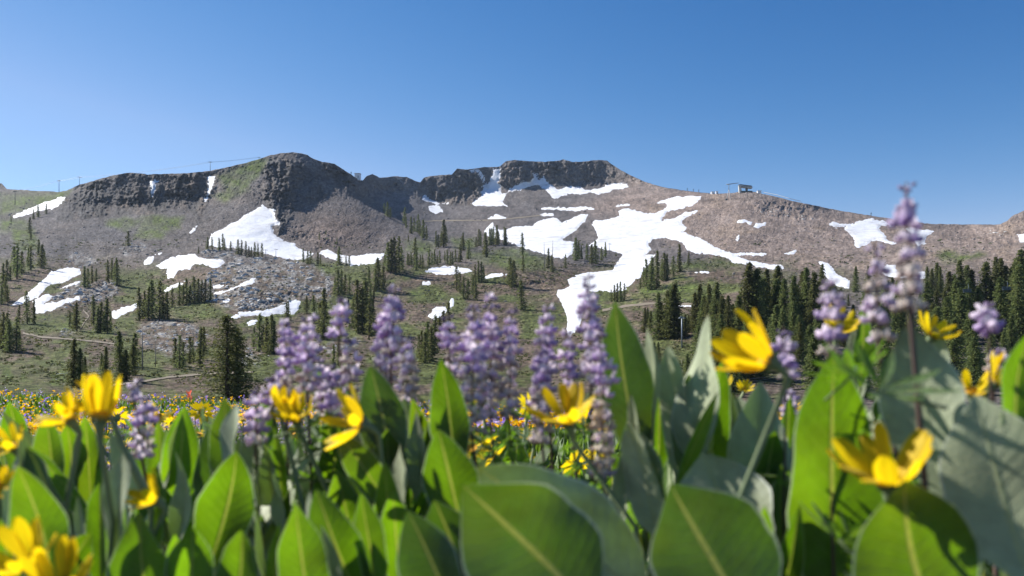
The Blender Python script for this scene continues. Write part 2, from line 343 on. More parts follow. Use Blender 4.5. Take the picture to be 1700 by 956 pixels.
def mask(polys, soft=4.0, warp=1.0):
    out = np.zeros(gx.shape)
    for p in polys:
        r = region(p, soft + 10); s = sdist(p, gx[r] + warp * wx[r], gy[r] + warp * wy[r])
        out[r] = np.maximum(out[r], np.clip(s / soft * 0.5 + 0.5, 0, 1))
    return out * out * (3 - 2 * out)
CLIFF = [[(95,365),(110,325),(160,300),(200,289),(345,286),(356,300),(345,335),(322,390),(318,350),(290,345),(240,345),(190,350),(150,355),(110,368)],
         [(440,266),(470,262),(505,272),(520,290),(540,322),(533,333),(508,334),(484,360),(464,386),(456,360),(442,335)], [(537,269),(556,274),(602,303),(642,353),(620,348),(585,320),(556,302),(541,284)],
         [(606,294),(640,294),(690,301),(704,294),(752,289),(760,279),(795,280),(803,300),(797,320),(780,340),(740,337),(705,330),(680,315),(640,312),(610,306)],
         [(828,278),(855,265),(1008,266),(1028,290),(1020,306),(990,312),(960,310),(926,314),(905,296),(880,302),(842,320),(826,305)],
         R1([(400,480),(590,520),(850,500),(980,480),(1100,500),(1020,540),(700,540),(480,570),(370,590)])]
CRAG = [[(1245,330),(1300,335),(1355,350),(1365,362),(1310,368),(1260,355)],[(1630,385),(1660,372),(1680,358),(1720,345),(1720,400),(1660,410),(1640,405)],R2([(150,180),(400,170),(430,300),(330,380),(200,470),(150,420),(120,260)])]
SCREE = [R2([(800,300),(930,330),(1150,440),(1300,540),(1200,560),(900,420)]),R2([(230,600),(560,640),(620,760),(500,790),(380,740)]),R4([(1180,380),(1560,400),(1540,520),(1300,560)])]
GRANITE = [[(330,470),(350,448),(390,436),(430,427),(470,430),(520,440),(548,458),(560,482),(540,500),(500,497),(450,512),(400,516),(360,505),(320,490)],
           [(228,545),(262,530),(330,540),(348,560),(318,582),(285,592),(240,575)], [(70,512),(95,488),(130,466),(190,468),(205,488),(150,502),(110,512)],
           [(106,428),(125,418),(150,420),(160,436),(140,446),(110,444)], [(198,412),(222,402),(242,404),(240,420),(205,424)], [(325,420),(345,412),(400,416),(408,436),(380,446),(340,438)],
           R6([(540,690),(600,660),(780,640),(800,670),(640,720),(560,730)]), Z4([(350,770),(400,760),(440,790),(400,815),(360,800)]), Z5([(640,460),(720,420),(880,390),(882,470),(760,490),(650,490)]),
           R5([(1550,640),(1640,560),(1700,620),(1700,700),(1580,720)])]
GREEN = [R1([(700,580),(800,560),(880,570),(1000,540),(1200,560),(1180,620),(1050,690),(950,700),(880,680),(930,580),(830,640),(700,610)]), R1([(60,560),(160,580),(230,640),(260,760),(150,780),(80,690)]),
         [(0,320),(60,320),(120,316),(105,335),(60,345),(30,352),(0,356)], [(360,290),(430,262),(450,266),(420,300),(380,320)], R1([(1400,420),(1650,320),(1640,370),(1480,450)]),
         R6([(470,130),(700,160),(900,150),(930,200),(820,220),(640,200),(560,230),(480,170)]), Z6([(380,430),(500,420),(650,430),(640,520),(520,540),(400,520)]), Z6([(780,400),(880,410),(1010,400),(1000,480),(820,490)]),
         Z6([(930,520),(1275,540),(1275,600),(1050,600),(930,560)]), Z6([(380,860),(560,820),(720,830),(760,930),(700,956),(420,956)]), R6([(1100,310),(1300,300),(1340,360),(1250,400),(1110,360)]),
         [(35,540),(60,522),(130,520),(150,540),(110,556),(50,556)], R7([(0,90),(200,60),(380,110),(420,140),(300,190),(60,150)]), R7([(740,340),(860,340),(800,400),(720,420)]), R7([(1250,170),(1560,110),(1700,150),(1560,180),(1300,190)]),
         R7([(1030,300),(1500,260),(1700,300),(1400,400),(1050,380)]), [(0,605),(100,600),(180,610),(210,640),(0,645)], [(395,595),(470,588),(480,615),(420,622)], [(1090,580),(1220,575),(1230,640),(1100,640)],
         R3([(0,790),(200,760),(400,820),(420,900),(200,900),(0,860)]), Z4([(0,120),(80,120),(110,160),(40,200),(0,190)]), Z3([(340,160),(380,130),(560,150),(640,140),(650,165),(480,200),(400,200)]), Z5([(230,480),(500,470),(600,480),(520,540),(350,560),(240,530)])]
TAN = [[(960,345),(1050,300),(1120,312),(1230,316),(1300,326),(1400,350),(1560,372),(1720,345),(1900,340),(2200,320),(2200,470),(1700,450),(1450,460),(1300,450),(1200,430),(1100,395),(1010,360)]]
m_cliff = mask(CLIFF, 5, 0.9) * np.clip(0.85 + 1.6 * fbm(gx / 26, gy / 34, 3, 113), 0.15, 1); m_crag = mask(CRAG, 8); m_scree = mask(SCREE, 8); m_gran = mask(GRANITE, 5); m_green = mask(GREEN, 7); m_tan = mask(TAN, 26)

SNOW = [  # outline, label
 (R1([(80,545),(130,525),(250,470),(310,450),(350,440),(400,420),(425,425),(415,450),(380,485),(350,500),(290,510),(250,515),(160,545),(85,565)]), 'slanting snow strip below the two lift towers on the left ridge'),
 (R1([(985,320),(1010,308),(1040,315),(1022,350),(1015,380),(1000,425),(990,400),(990,350)]), 'short upright snow chute in the dark left cliff'),
 (R1([(1360,300),(1380,285),(1412,285),(1400,330),(1385,380),(1365,430),(1345,465),(1340,450),(1360,400),(1370,350)]), 'thin snow gully below the lone ridge lift tower'),
 (R1([(1243,654),(1270,628),(1292,613),(1282,642),(1252,660)]), 'tiny snow sliver at the foot of the cliff gully'),
 ([(347,402),(350,388),(375,376),(380,372),(395,366),(405,358),(435,340),(443,345),(455,348),(455,360),(466,372),(453,376),(455,388),(462,393),(475,400),(490,404),(495,412),(507,417),(525,420),(505,432),(488,431),(460,427),(430,418),(390,412),(365,410),(347,408)], 'large snowfield in the bowl below the brown left peak'),
 ([(529,420),(544,413),(559,422),(582,425),(615,421),(640,421),(635,429),(620,438),(582,441),(562,433),(541,427)], 'long flat snow strip at the foot of the left peak'),
 (Z5([(150,225),(200,190),(240,170),(330,155),(380,150),(400,175),(450,180),(540,185),(570,205),(530,235),(490,240),(430,215),(380,215),(350,245),(280,255),(250,295),(215,305),(205,270),(215,240),(170,240)]), 'forked snow patch above the granite slabs, below the conifer row'),
 (Z5([(72,195),(100,165),(132,165),(130,188),(105,215),(75,222)]), 'small round snow patch beside the forked snow patch'),
 (Z5([(138,158),(182,143),(168,161)]), 'tiny snow patch above the small round one'),
 (Z5([(195,375),(230,345),(290,325),(335,308),(312,337),(250,362),(205,388)]), 'narrow snow band behind the dark conifer row on the left'),
 (Z5([(490,392),(560,375),(640,345),(720,305),(752,301),(742,325),(690,350),(620,362),(570,387),(510,404)]), 'diagonal snow ribbon crossing the granite slabs'),
 (Z5([(490,350),(560,338),(545,357),(500,364)]), 'small snow patch just above the diagonal ribbon'),
 (Z5([(545,441),(580,427),(612,430),(572,447)]), 'tiny snow patch beneath the diagonal ribbon'),
 ([(383,527),(400,517),(425,516),(448,514),(466,507),(483,500),(491,497),(499,501),(496,514),(488,521),(463,521),(445,525),(425,524),(400,526),(390,529)], 'long snow band along the lower edge of the granite slabs'),
 (R6([(40,542),(60,520),(100,509),(107,530),(82,556),(50,557)]), 'small snow patch below the long granite edge band'),
 (Z4([(60,632),(120,585),(175,545),(220,505),(270,460),(300,428),(340,415),(400,404),(470,410),(478,440),(430,465),(380,490),(300,505),(250,545),(225,580),(190,592),(110,622)]), 'half shaded snow gully beside the far left conifers'),
 (Z4([(215,680),(195,600),(270,558),(322,578),(265,615),(330,605),(470,568),(470,592),(390,614),(300,657)]), 'two pronged snow patch at the bottom of the left gully'),
 (Z4([(342,537),(380,508),(440,490),(482,481),(470,497),(400,517)]), 'thin snow strip between the grey ledges on the left'),
 (Z4([(655,660),(720,640),(800,614),(814,635),(790,651),(720,681),(680,706),(660,696)]), 'oval snow patch behind the conifers near the trail'),
 (R6([(1208,197),(1250,175),(1330,164),(1430,169),(1500,179),(1518,200),(1480,211),(1400,216),(1330,221),(1260,216)]), 'oval snow patch on the green shelf at the centre'),
 ([(803,460),(815,454),(830,453),(842,454),(843,457),(820,460),(808,463)], 'thin snow strip right of the central oval patch'),
 (R6([(1193,287),(1198,265),(1247,263),(1242,291)]), 'small square snow patch below the central oval'),
 (R6([(1225,492),(1260,450),(1290,430),(1342,428),(1352,460),(1310,492),(1270,522)]), 'snow remnant in the brown gully behind the lupines'),
 (R6([(1368,432),(1373,380),(1396,374),(1397,420),(1380,442)]), 'small upright snow scrap above the gully remnant'),
 ([(783,338),(798,326),(803,308),(812,301),(817,290),(818,281),(832,280),(829,286),(831,295),(825,303),(833,313),(832,322),(842,319),(846,317),(840,323),(836,330),(836,335),(843,343),(815,342),(790,342)], 'steep snow couloir dropping through the flat topped butte'),
 ([(840,321),(848,313),(861,304),(883,301),(887,287),(892,289),(894,299),(901,292),(909,303),(916,307),(926,315),(942,310),(962,311),(975,315),(992,314),(1010,306),(1028,305),(1041,306),(1044,311),(1035,315),(1023,314),(1010,319),(995,323),(977,320),(962,323),(942,322),(926,329),(919,331),(913,322),(904,314),(894,307),(881,308),(868,314),(851,316)], 'scalloped snow band along the foot of the butte cliffs'),
 (Z7([(1245,182),(1300,168),(1335,182),(1383,240),(1378,295),(1355,252),(1310,192),(1262,203)]), 'hooked snow streak among the butte crags'),
 (Z7([(798,462),(818,408),(842,430),(872,460),(930,480),(1040,498),(960,502),(930,512),(890,487),(812,468)]), 'shaded snow tongue under the central dark cliff'),
 (Z7([(855,532),(900,515),(960,520),(992,550),(990,582),(930,592),(880,577)]), 'ragged snow patch below the shaded tongue'),
 (R3([(382,494),(500,487),(560,494),(640,487),(690,484),(737,495),(742,506),(620,517),(550,510),(400,504)]), 'long level snow strip across the dark talus'),
 (R3([(378,542),(400,529),(472,529),(473,546),(390,549)]), 'short snow strip below the long level one'),
 (R3([(37,567),(90,533),(158,558),(152,567)]), 'small triangular snow patch below the couloir'),
 (R3([(858,487),(900,472),(984,469),(962,481),(870,491)]), 'thin snow sliver above the biggest snowfield'),
 (R3([(15,640),(70,588),(90,630),(160,635),(230,615),(330,610),(380,575),(450,560),(510,568),(520,595),(590,560),(650,532),(693,538),(682,575),(620,640),(560,680),(520,705),(612,715),(602,790),(560,822),(470,820),(390,790),(310,770),(200,730),(100,690),(20,682)]), 'broad snowfield below the talus at the centre'),
 (R3([(715,600),(740,575),(830,570),(900,545),(900,505),(940,495),(1000,510),(1060,525),(1130,530),(1210,490),(1216,465),(1135,462),(1170,450),(1270,420),(1437,416),(1432,440),(1380,480),(1300,500),(1220,520),(1188,572),(1260,560),(1330,525),(1417,509),(1402,530),(1340,555),(1308,592),(1342,625),(1325,650),(1380,680),(1450,700),(1520,745),(1600,775)]) + R4([(0,533),(60,541),(262,544),(232,557),(66,557),(150,585),(220,600),(340,614),(347,635),(300,641),(240,630),(160,615),(60,600)]) + R3([(1600,815),(1480,800),(1400,790),(1350,770),(1320,720),(1270,705),(1190,690),(1120,700),(1090,730),(1110,770),(1080,800),(1140,802)]) +
  R7([(1060,200),(1040,240),(1000,265),(940,320),(860,342),(790,332),(705,332),(700,400),(660,450),(652,520),(640,570),(580,627),(560,600),(560,540),(550,470),(520,400),(488,350),(500,320),(560,310),(580,290),(558,255),(590,240),(640,215),(700,200),(800,200),(860,190),(890,140),(900,110),(930,92),(840,62)]) + R3([(700,740),(762,690),(742,640)]), 'biggest branching snowfield spilling down to the forest edge'),
 (R4([(74,370),(90,351),(130,355),(167,370),(150,387),(130,371),(85,373)]), 'curled snow streak under the upper lift terminal'),
 (R4([(168,396),(190,375),(253,369),(242,386),(190,405)]), 'small snow streak right of the curled one'),
 (R4([(68,466),(90,442),(97,460),(80,480)]), 'snow speck on the tan slope below the terminal'),
 (R4([(343,546),(412,524),(413,551),(370,552)]), 'little snow patch alone on the tan slope'),
 (R4([(593,380),(620,364),(660,378),(720,380),(780,360),(840,351),(900,360),(972,383),(972,396),(890,390),(880,405),(910,430),(930,475),(1012,491),(940,496),(870,470),(800,500),(770,518),(740,500),(735,460),(710,430),(680,415),(690,395),(640,402)]), 'wide snow patch high on the right ridge'),
 (R4([(1013,405),(1060,400),(1120,412),(1197,419),(1150,455),(1140,480),(1157,490),(1100,503),(1080,470),(1060,430)]), 'snow patch on the right ridge behind the tallest lupine'),
 (R4([(538,588),(590,600),(630,635),(640,660),(717,700),(712,747),(640,730),(590,690),(560,640)]), 'slanting snow patch above the right forest'),
 (R4([(883,642),(930,611),(977,609),(985,650),(1060,648),(1142,644),(1148,690),(970,682),(920,672)]), 'flat snow patch behind the right forest treetops'),
 (R4([(1663,440),(1710,430),(1715,482),(1680,482)]), 'snow patch at the right edge above the tall conifers'),
 (R7([(1285,415),(1391,414),(1392,431),(1290,433)]), 'flat snow strip between conifers near the blue lift tower'),
 (R7([(1388,206),(1430,196),(1492,199),(1492,211),(1400,211)]), 'thin snow strip above the forest clearing')]
snow_sd = np.full(gx.shape, -99.0); snow_one = []
for poly, lab in SNOW:
    r = region(poly, 9); s = sdist(poly, gx[r] + 0.45 * wx2[r], gy[r] + 0.45 * wy2[r]); s = s + 2.3 * fbm(gx[r] / 4.5, gy[r] / 3.0, 3, 91) + 1.5 * np.clip(fbm(gx[r] / 9, gy[r] / 5, 2, 95), -1, 0) - 3.2 * np.clip(fbm(gx[r] / 5.5, gy[r] / 3.5, 2, 97) - 0.36, 0, 1) * np.clip(6 - s, 0, 6)
    snow_one.append((r, s)); snow_sd[r] = np.maximum(snow_sd[r], s)
snow_in = np.clip(snow_sd / 4 + 0.8, 0, 1)
# relief: fluted cliffs, crags, talus and hummocks
rough = 1 - snow_in
n_f = fbm(gx / 17 + 0.15 * gy / 17, gy / 60, 4, 3, True); n_b = fbm(gx / 9, gy / 12, 4, 5, True); n_s = fbm(gx / 3.0, gy / 2.2, 3, 8); n_l = fbm(gx / 60, gy / 26, 4, 13); n_w = _h(gx, gy, 77)
buttress = np.sin(gx / 9.0 + 2.2 * fbm(gx / 40, gy / 90, 2, 71))
ledge = fbm(gx / 26, gy / 5.5, 3, 15, True)
amp = np.clip(0.75 + 0.9 * fbm(gx / 50, gy / 40, 2, 83), 0.25, 1.4) * np.where(gx < 645, 0.85, 0.9)
disp = m_cliff * amp * (0.020 * n_f + 0.011 * n_b + 0.007 * ledge + 0.010 * n_s + 0.003 * n_w + 0.002 * buttress) * (0.35 + 0.65 * rough)
disp += rough * (m_crag * (0.010 * n_b + 0.004 * n_s) + m_gran * (0.006 * n_b + 0.004 * n_s) + m_scree * 0.0035 * n_s + 0.0034 * n_s + 0.0013 * n_w)
gul = fbm(gx / 11 + 0.35 * gy / 11, gy / 70, 3, 41)
disp += 0.006 * fbm(gx / 16, gy / 8, 3, 107) * rough * np.clip((gy - 330) / 60, 0.25, 1) + 0.012 * n_l * np.clip((gy - 250) / 150, 0.3, 1) + 0.004 * gul * np.clip(1 - (gy - 400) / 60, 0, 1) * rough
DEP = 1.0 / (INV * (1 + disp))
def bil(a, x, y):
    x = np.clip(np.asarray(x, float) - X0, 0, WW - 1.001); y = np.clip(np.asarray(y, float) - Y0, 0, HH - 1.001)
    i, j = y.astype(int), x.astype(int); fy, fx = y - i, x - j
    w = [(1 - fy) * (1 - fx), (1 - fy) * fx, fy * (1 - fx), fy * fx]
    if a.ndim == 3: w = [q[..., None] for q in w]
    return w[0] * a[i, j] + w[1] * a[i, j + 1] + w[2] * a[i + 1, j] + w[3] * a[i + 1, j + 1]
def ground(x, y): return P(x, y, float(bil(DEP, x, y)))
def mixc(a, c, w): return a * (1 - w[..., None]) + np.array(c) * w[..., None]
colr = np.ones((HH, WW, 3)) * np.array((0.128, 0.121, 0.124))
colr = mixc(colr, (0.185, 0.160, 0.142), np.clip(0.5 + 1.2 * fbm(gx / 90, gy / 35, 3, 21), 0, 1) * 0.6)
colr = mixc(colr, (0.165, 0.128, 0.112), np.exp(-((gx - 555) / 85) ** 2 - ((gy - 385) / 38) ** 2) * 0.9)
low = np.clip((gy - 425 + 14 * fbm(gx / 70, gy / 30, 3, 23)) / 30, 0, 1) * np.clip((1500 - gx) / 300, 0.2, 1)
colr = mixc(colr, (0.165, 0.128, 0.098), low)
colr = mixc(colr, (0.285, 0.228, 0.196), m_tan * 0.95)
colr = mixc(colr, (0.30, 0.235, 0.185), m_tan * np.clip(fbm(gx / 34, gy / 20, 4, 33) * 2.2 - 0.1, 0, 0.75))
gn = np.clip(0.5 + 1.9 * fbm(gx / 13, gy / 7, 4, 37), 0, 1)
colr = mixc(colr, (0.112, 0.150, 0.040), m_green * (0.5 + 0.5 * gn))
colr = mixc(colr, (0.114, 0.138, 0.046), low * 0.95 * np.clip(fbm(gx / 42, gy / 15, 4, 39) * 2.8 + 0.3, 0, 1) * (1 - m_gran))
colr = mixc(colr, (0.085, 0.100, 0.036), (low + m_green * 0.7).clip(0, 1) * np.clip(fbm(gx / 4, gy / 2.2, 3, 47) * 4 - 0.9, 0, 1) * 0.8)
colr = mixc(colr, (0.33, 0.325, 0.312), m_gran * np.clip(0.30 + 2.3 * fbm(gx / 8, gy / 4.5, 4, 51), 0, 1) * 0.85)
colr = mixc(colr, (0.105, 0.100, 0.098), m_cliff * 0.9)
colr = mixc(colr, (0.185, 0.150, 0.125), m_cliff * np.clip(fbm(gx / 14, gy / 24, 3, 53) * 2.4 - 0.15, 0, 0.8))
colr *= np.clip(1 + 0.55 * n_s * rough + 0.35 * fbm(gx / 6.5, gy / 3.5, 3, 101) + 0.30 * fbm(gx / 28, gy / 9, 3, 103), 0.35, 1.9)[..., None]
# mesh: columns fan out from the view point, rows run from the skyline down into the valley, then two rows fall away behind the crest
cx = np.concatenate([np.arange(-450, -30, 7.0), np.arange(-30, 1731, 1.5), np.arange(1736, 2150, 7.0)])
tt = np.linspace(0, 1, 300)
rj = np.interp(cx, np.arange(X0, X1 + 1), ridge + 0.8 * fbm(np.arange(X0, X1 + 1) / 5.0, np.zeros(WW), 3, 57) + 0.5)
YY = rj[None, :] + tt[:, None] * (698 - rj[None, :]); XX = np.broadcast_to(cx[None, :], YY.shape)
D = bil(DEP, XX, YY)
V = np.stack([(XX - CX) / F * D, D, CAMZ + (HY - YY) / F * D], -1); C = bil(colr, XX, YY)
top = V[0].copy()
b1 = top * np.array([1.04, 1.04, 1.0]); b1[:, 2] = top[:, 2] - 0.012 * top[:, 1]
b2 = top * np.array([1.5, 1.5, 1.0]); b2[:, 2] = top[:, 2] - 0.30 * top[:, 1]
sk = V[-1].copy(); sk[:, 2] -= 12
V = np.concatenate([b2[None], b1[None], V, sk[None]]); C = np.concatenate([C[:1], C[:1], C, C[-1:]])
nr, nc = V.shape[:2]; idx = np.arange(nr * nc).reshape(nr, nc)
q = np.stack([idx[1:, :-1], idx[1:, 1:], idx[:-1, 1:], idx[:-1, :-1]], -1).reshape(-1, 4)
mountain = obj('mountain_terrain', mesh('mountain_terrain', V.reshape(-1, 3), q, M['terrain'], True, col=C.reshape(-1, 3)))
tag(mountain, 'grey brown volcanic mountainside with cliffs, talus and green benches', kind='structure')
# the meadow and the land around the viewer, one sheet out to the horizon
rr = np.array([0, .3, .6, 1, 1.5, 2, 3, 4, 5, 6, 7, 8, 9, 10, 11, 12, 13, 14, 15, 16, 17, 18, 19, 20, 22, 25, 30, 40, 60, 90, 150, 300, 700, 1500, 4000.0]); na = 180
def meadow_z(x, y):
    r = np.hypot(x, y); z = 0.05 * vnoise(np.asarray(x) * 0.7, np.asarray(y) * 0.7, 3) * np.clip(r - 0.6, 0, 1) + 0.10 * np.clip((r - 6) / 12, 0, 1) * vnoise(np.asarray(x) * 0.16 + 4, np.asarray(y) * 0.16, 5)
    z = z - 0.30 * np.clip((r - 1.6) / 6, 0, 1) - 0.055 * np.clip(np.asarray(x) + 11.5, 0, 16) * np.clip((r - 4) / 12, 0, 1) * (np.asarray(y) > 0)
    return z - 13.0 * np.clip((r - 19.5) / 55, 0, 1) ** 0.9
ang = np.linspace(0, 2 * np.pi, na, endpoint=False); gv = []
for r_ in rr:
    x_, y_ = r_ * np.cos(ang), r_ * np.sin(ang); gv.append(np.stack([x_, y_, meadow_z(x_, y_)], -1))
gi = np.arange(len(rr) * na).reshape(len(rr), na); gj = np.roll(gi, -1, 1)
gf = np.stack([gi[:-1], gi[1:], gj[1:], gj[:-1]], -1).reshape(-1, 4)
tag(obj('ground', mesh('ground', np.concatenate(gv), gf, M['soil'], True)), 'dark meadow soil under the flowers', kind='structure')
# dirt trails, thin sheets on the slope
def trail(pts, w, label):
    n = 60; t = np.linspace(0, 1, n); a = np.array(pts, float); s = np.linspace(0, 1, len(a))
    x = np.interp(t, s, a[:, 0]); y = np.interp(t, s, a[:, 1]); v = []
    for k in (-1, -.33, .33, 1):
        yy = y + k * w / 2 + 0.5 * vnoise(t * 25, t * 0 + k, 5); d = bil(DEP, x, yy) * 0.9985; v.append(np.stack([(x - CX) / F * d, d, CAMZ + (HY - yy) / F * d + 0.12], -1))
    v = np.stack(v); i = np.arange(4 * n).reshape(4, n); f = np.stack([i[:-1, :-1], i[:-1, 1:], i[1:, 1:], i[1:, :-1]], -1).reshape(-1, 4)
    tag(obj('path', mesh('path', v.reshape(-1, 3), f[:, ::-1].copy(), M['path'])), label, kind='structure')
trail([(38,553),(70,560),(110,563),(150,566),(190,571)], 2.6, 'pale dirt trail crossing the lower left slope')
trail([(188,640),(235,634),(280,627),(330,622),(360,620),(420,618)], 3.0, 'wide dirt track at the foot of the left slope')
trail([(700,367),(745,366),(800,366),(845,363),(900,357)], 1.8, 'faint level track across the talus under the butte')
trail([(132,548),(140,535),(148,525),(138,515)], 3.0, 'short winding footpath between the left conifers')
trail([(1000,515),(1040,508),(1080,504),(1150,505)], 4.0, 'dirt track behind the blue lift tower')
# ------------------------------------------------------------------ snow patches: thick sheets that sink into the slope at their rims
DSM = 1.0 / blur(blur(1.0 / DEP, 1, 0), 1, 1)
for (r, s), (poly, lab) in zip(snow_one, SNOW):
    ys, xs = np.meshgrid(np.arange(r[0].start + Y0, r[0].stop + Y0), np.arange(r[1].start + X0, r[1].stop + X0), indexing='ij')
    d = DSM[r]; off = np.clip(s * 0.28, -1.6, 1.1) * np.clip(d / 900, 0.35, 1.0)
    dd = d - off * 0.8; v = np.stack([(xs - CX) / F * dd, dd, CAMZ + (HY - ys) / F * dd + off * 0.35], -1)
    ii = np.arange(s.size).reshape(s.shape); fq = np.stack([ii[1:, :-1], ii[1:, 1:], ii[:-1, 1:], ii[:-1, :-1]], -1)
    keep = np.maximum(np.maximum(s[1:, :-1], s[1:, 1:]), np.maximum(s[:-1, 1:], s[:-1, :-1])) > -1.6
    keep &= (ys[:-1, :-1] > np.interp(xs[:-1, :-1], np.arange(X0, X1 + 1), ridge) + 1.5)
    fq = fq[keep]; u, inv = np.unique(fq, return_inverse=True)
    c = np.array(poly).mean(0); o = v.reshape(-1, 3)[u].mean(0)
    tag(obj('snow_patch', mesh('snow_patch', v.reshape(-1, 3)[u] - o, inv.reshape(-1, 4), M['snow'], True), loc=o), lab, 'snow patch', 'snow patches on the mountain')

# ------------------------------------------------------------------ granite outcrops: each boulder a piece of its own
ORD = ['first','second','third','fourth','fifth','sixth','seventh','eighth','ninth','tenth','eleventh','twelfth','thirteenth','fourteenth','fifteenth','sixteenth','seventeenth','eighteenth','nineteenth','twentieth']
TENS = {20:'twenty',30:'thirty',40:'forty',50:'fifty',60:'sixty',70:'seventy',80:'eighty',90:'ninety'}
def ordinal(i):
    if i < 20: return ORD[i]
    n = i + 1; t = n // 10 * 10
    if n >= 100: return 'hundred and ' + ordinal(i - 100) if n > 100 else 'hundredth'
    return TENS[t] + '-' + ORD[n % 10 - 1] if n % 10 else TENS[t][:-1] + 'ieth'
def ico(sub):
    import bmesh
    bm = bmesh.new(); bmesh.ops.create_icosphere(bm, subdivisions=sub, radius=1.0)
    v = np.array([q.co[:] for q in bm.verts]); f = np.array([[w.index for w in q.verts] for q in bm.faces]); bm.free(); return v, f
iv, if_ = ico(2); rocks = []
for k in range(10):
    g = np.random.default_rng(100 + k); v = iv.copy()
    for _ in range(14):                              # chop flat joint faces
        n = g.normal(size=3); n /= np.linalg.norm(n); c = g.uniform(0.45, 0.85); dd = v @ n; v -= np.outer(np.clip(dd - c, 0, None), n)
    v *= np.array([1.25, 0.9, 0.72]) * g.uniform(0.85, 1.2, 3); rocks.append(mesh('boulder', v, if_, M['rock'], False))
OUT = [(GRANITE[0], 290, (3, 11), 'broad hump of pale jointed granite slabs between snow ribbons'), (GRANITE[1], 140, (2.6, 8), 'low pale granite outcrop beside the thick conifer pair'), (GRANITE[2], 90, (3, 10), 'grey ledges beside the left snow gully'),
       (GRANITE[3], 26, (2.5, 7), 'round pale granite knob above the left snow gully'), (GRANITE[4], 30, (2, 5), 'dark boulder pile under the lone conifer'), (GRANITE[5], 40, (2.5, 8), 'rounded granite ledge carrying the conifer row'),
       (GRANITE[6], 14, (4, 11), 'flat pale slabs behind the left lupines'), (GRANITE[7], 14, (2.5, 6), 'small boulder heap beside the trail'), (GRANITE[8], 60, (3, 10), 'blocky granite step above the long snow band'),
       (GRANITE[9], 22, (3, 8), 'rubble slope beside the big near pine'), ([(395,560),(430,575),(480,560),(470,600),(420,600)], 14, (3, 7), 'scattered pale rocks right of the big near pine'), ([(60,625),(110,618),(190,620),(180,636),(70,640)], 26, (2, 4), 'line of small pale stones behind the meadow'),
       (R4([(150,290),(420,290),(520,350),(430,370),(250,330)]), 40, (2, 5), 'broken crags below the upper terminal'), (R4([(1500,400),(1600,420),(1580,460),(1510,450)]), 14, (2, 5), 'crumbling rocks on the right ridge slope')]
for poly, n, (s0, s1), lab in OUT:
    c = np.mean(poly, 0); root = empty('granite_outcrop' if 'crag' not in lab else 'rock_outcrop', ground(*c)); tag(root, lab, 'rocks', 'rock outcrops on the slopes')
    a = np.array(poly); lo, hi = a.min(0), a.max(0); done = 0
    while done < n:
        x, y = R.uniform(lo[0], hi[0]), R.uniform(lo[1], hi[1])
        if sdist(poly, np.array([x]), np.array([y]))[0] < 0.5: continue
        if bil(snow_sd, x, y) > -1.5: done += 0.34; continue
        p = ground(x, y); s = (s0 + (s1 - s0) * R.random() ** 1.8) * p[1] / F * 0.68
        o = obj('boulder', rocks[R.randrange(10)], root, p - np.array(root.location) - np.array([0, 0, s * 0.2]), (R.uniform(-.4, .4), R.uniform(-.4, .4), R.uniform(0, 6.3)), s * R.uniform(.8, 1.15)); done += 1

# ------------------------------------------------------------------ conifers
def conifer(seed, levels, per, sprays, width=0.15, droop=0.35, bare=0.06, gap=0.0, needle=0.030):
    g = np.random.default_rng(seed); V = []; Fc = []
    for l in range(levels):
        h = bare + (0.985 - bare) * (l / levels) ** 0.95
        env = width * (1 - h) ** 0.72 * (0.55 + 0.45 * min(1, (h - bare) / 0.12 + 0.25)) + 0.006
        for b in range(per):
            if g.random() < gap: continue
            a = g.uniform(0, 2 * np.pi); L = env * g.uniform(0.55, 1.2); hh = h + g.uniform(-.5, .5) / levels
            d = np.array([np.cos(a), np.sin(a), 0]); up = g.uniform(-0.1, 0.35) * (0.3 + h)
            for k in range(sprays):
                t = (k + g.uniform(0.2, 1)) / sprays
                c = d * L * t + np.array([0, 0, hh + L * (up * t - droop * t * t)]) + g.normal(size=3) * needle * 0.35
                s = needle * g.uniform(0.6, 1.4) * (0.75 + 0.5 * (1 - h))
                ax = d * g.uniform(0.4, 1) + g.normal(size=3) * 0.45 - np.array([0, 0, 0.25]); ax /= np.linalg.norm(ax)
                sd = np.cross(ax, g.normal(size=3)); sd /= np.linalg.norm(sd) + 1e-9
                i = len(V); V += [c - ax * s * .6, c + sd * s * .42, c + ax * s, c - sd * s * .42]; Fc.append((i, i + 1, i + 2, i + 3))
    for k in range(10):
        c = np.array([0, 0, 0.93 + 0.007 * k]); s = needle * 0.5; sd = g.normal(size=3); sd[2] = 0; sd /= np.linalg.norm(sd); i = len(V)
        V += [c - sd * s * .5, c + [0, 0, s], c + sd * s * .5, c - [0, 0, s]]; Fc.append((i, i + 1, i + 2, i + 3))
    crown = mesh('crown', np.array(V), np.array(Fc), M['needles'], False)
    t = MB(); t.tube([(0, 0, -0.04), (0, 0, 0.3), (0, 0, 0.65), (0, 0, 0.97)], [0.017, 0.013, 0.008, 0.002], 6)
    return crown, t.mesh('trunk', M['bark'], True)
KIND = [conifer(20 + k, 34, 8, 3, w, dr, br, gp) for k, (w, dr, br, gp) in enumerate([(.15,.35,.04,.05),(.12,.3,.05,.1),(.18,.4,.04,.08),(.135,.45,.10,.15),(.165,.3,.03,.0),(.11,.35,.04,.12),(.15,.2,.08,.25)])]
BIG = [conifer(60 + k, 58, 11, 6, w, dr, br, gp, 0.019) for k, (w, dr, br, gp) in enumerate([(.16,.25,.05,.1),(.19,.35,.04,.12),(.145,.3,.06,.15),(.175,.2,.05,.2)])]
NEAR = [conifer(90 + k, 70, 14, 9, w, dr, .03, gp, 0.013) for k, (w, dr, gp) in enumerate([(.27,.10,.30),(.20,.15,.3)])]
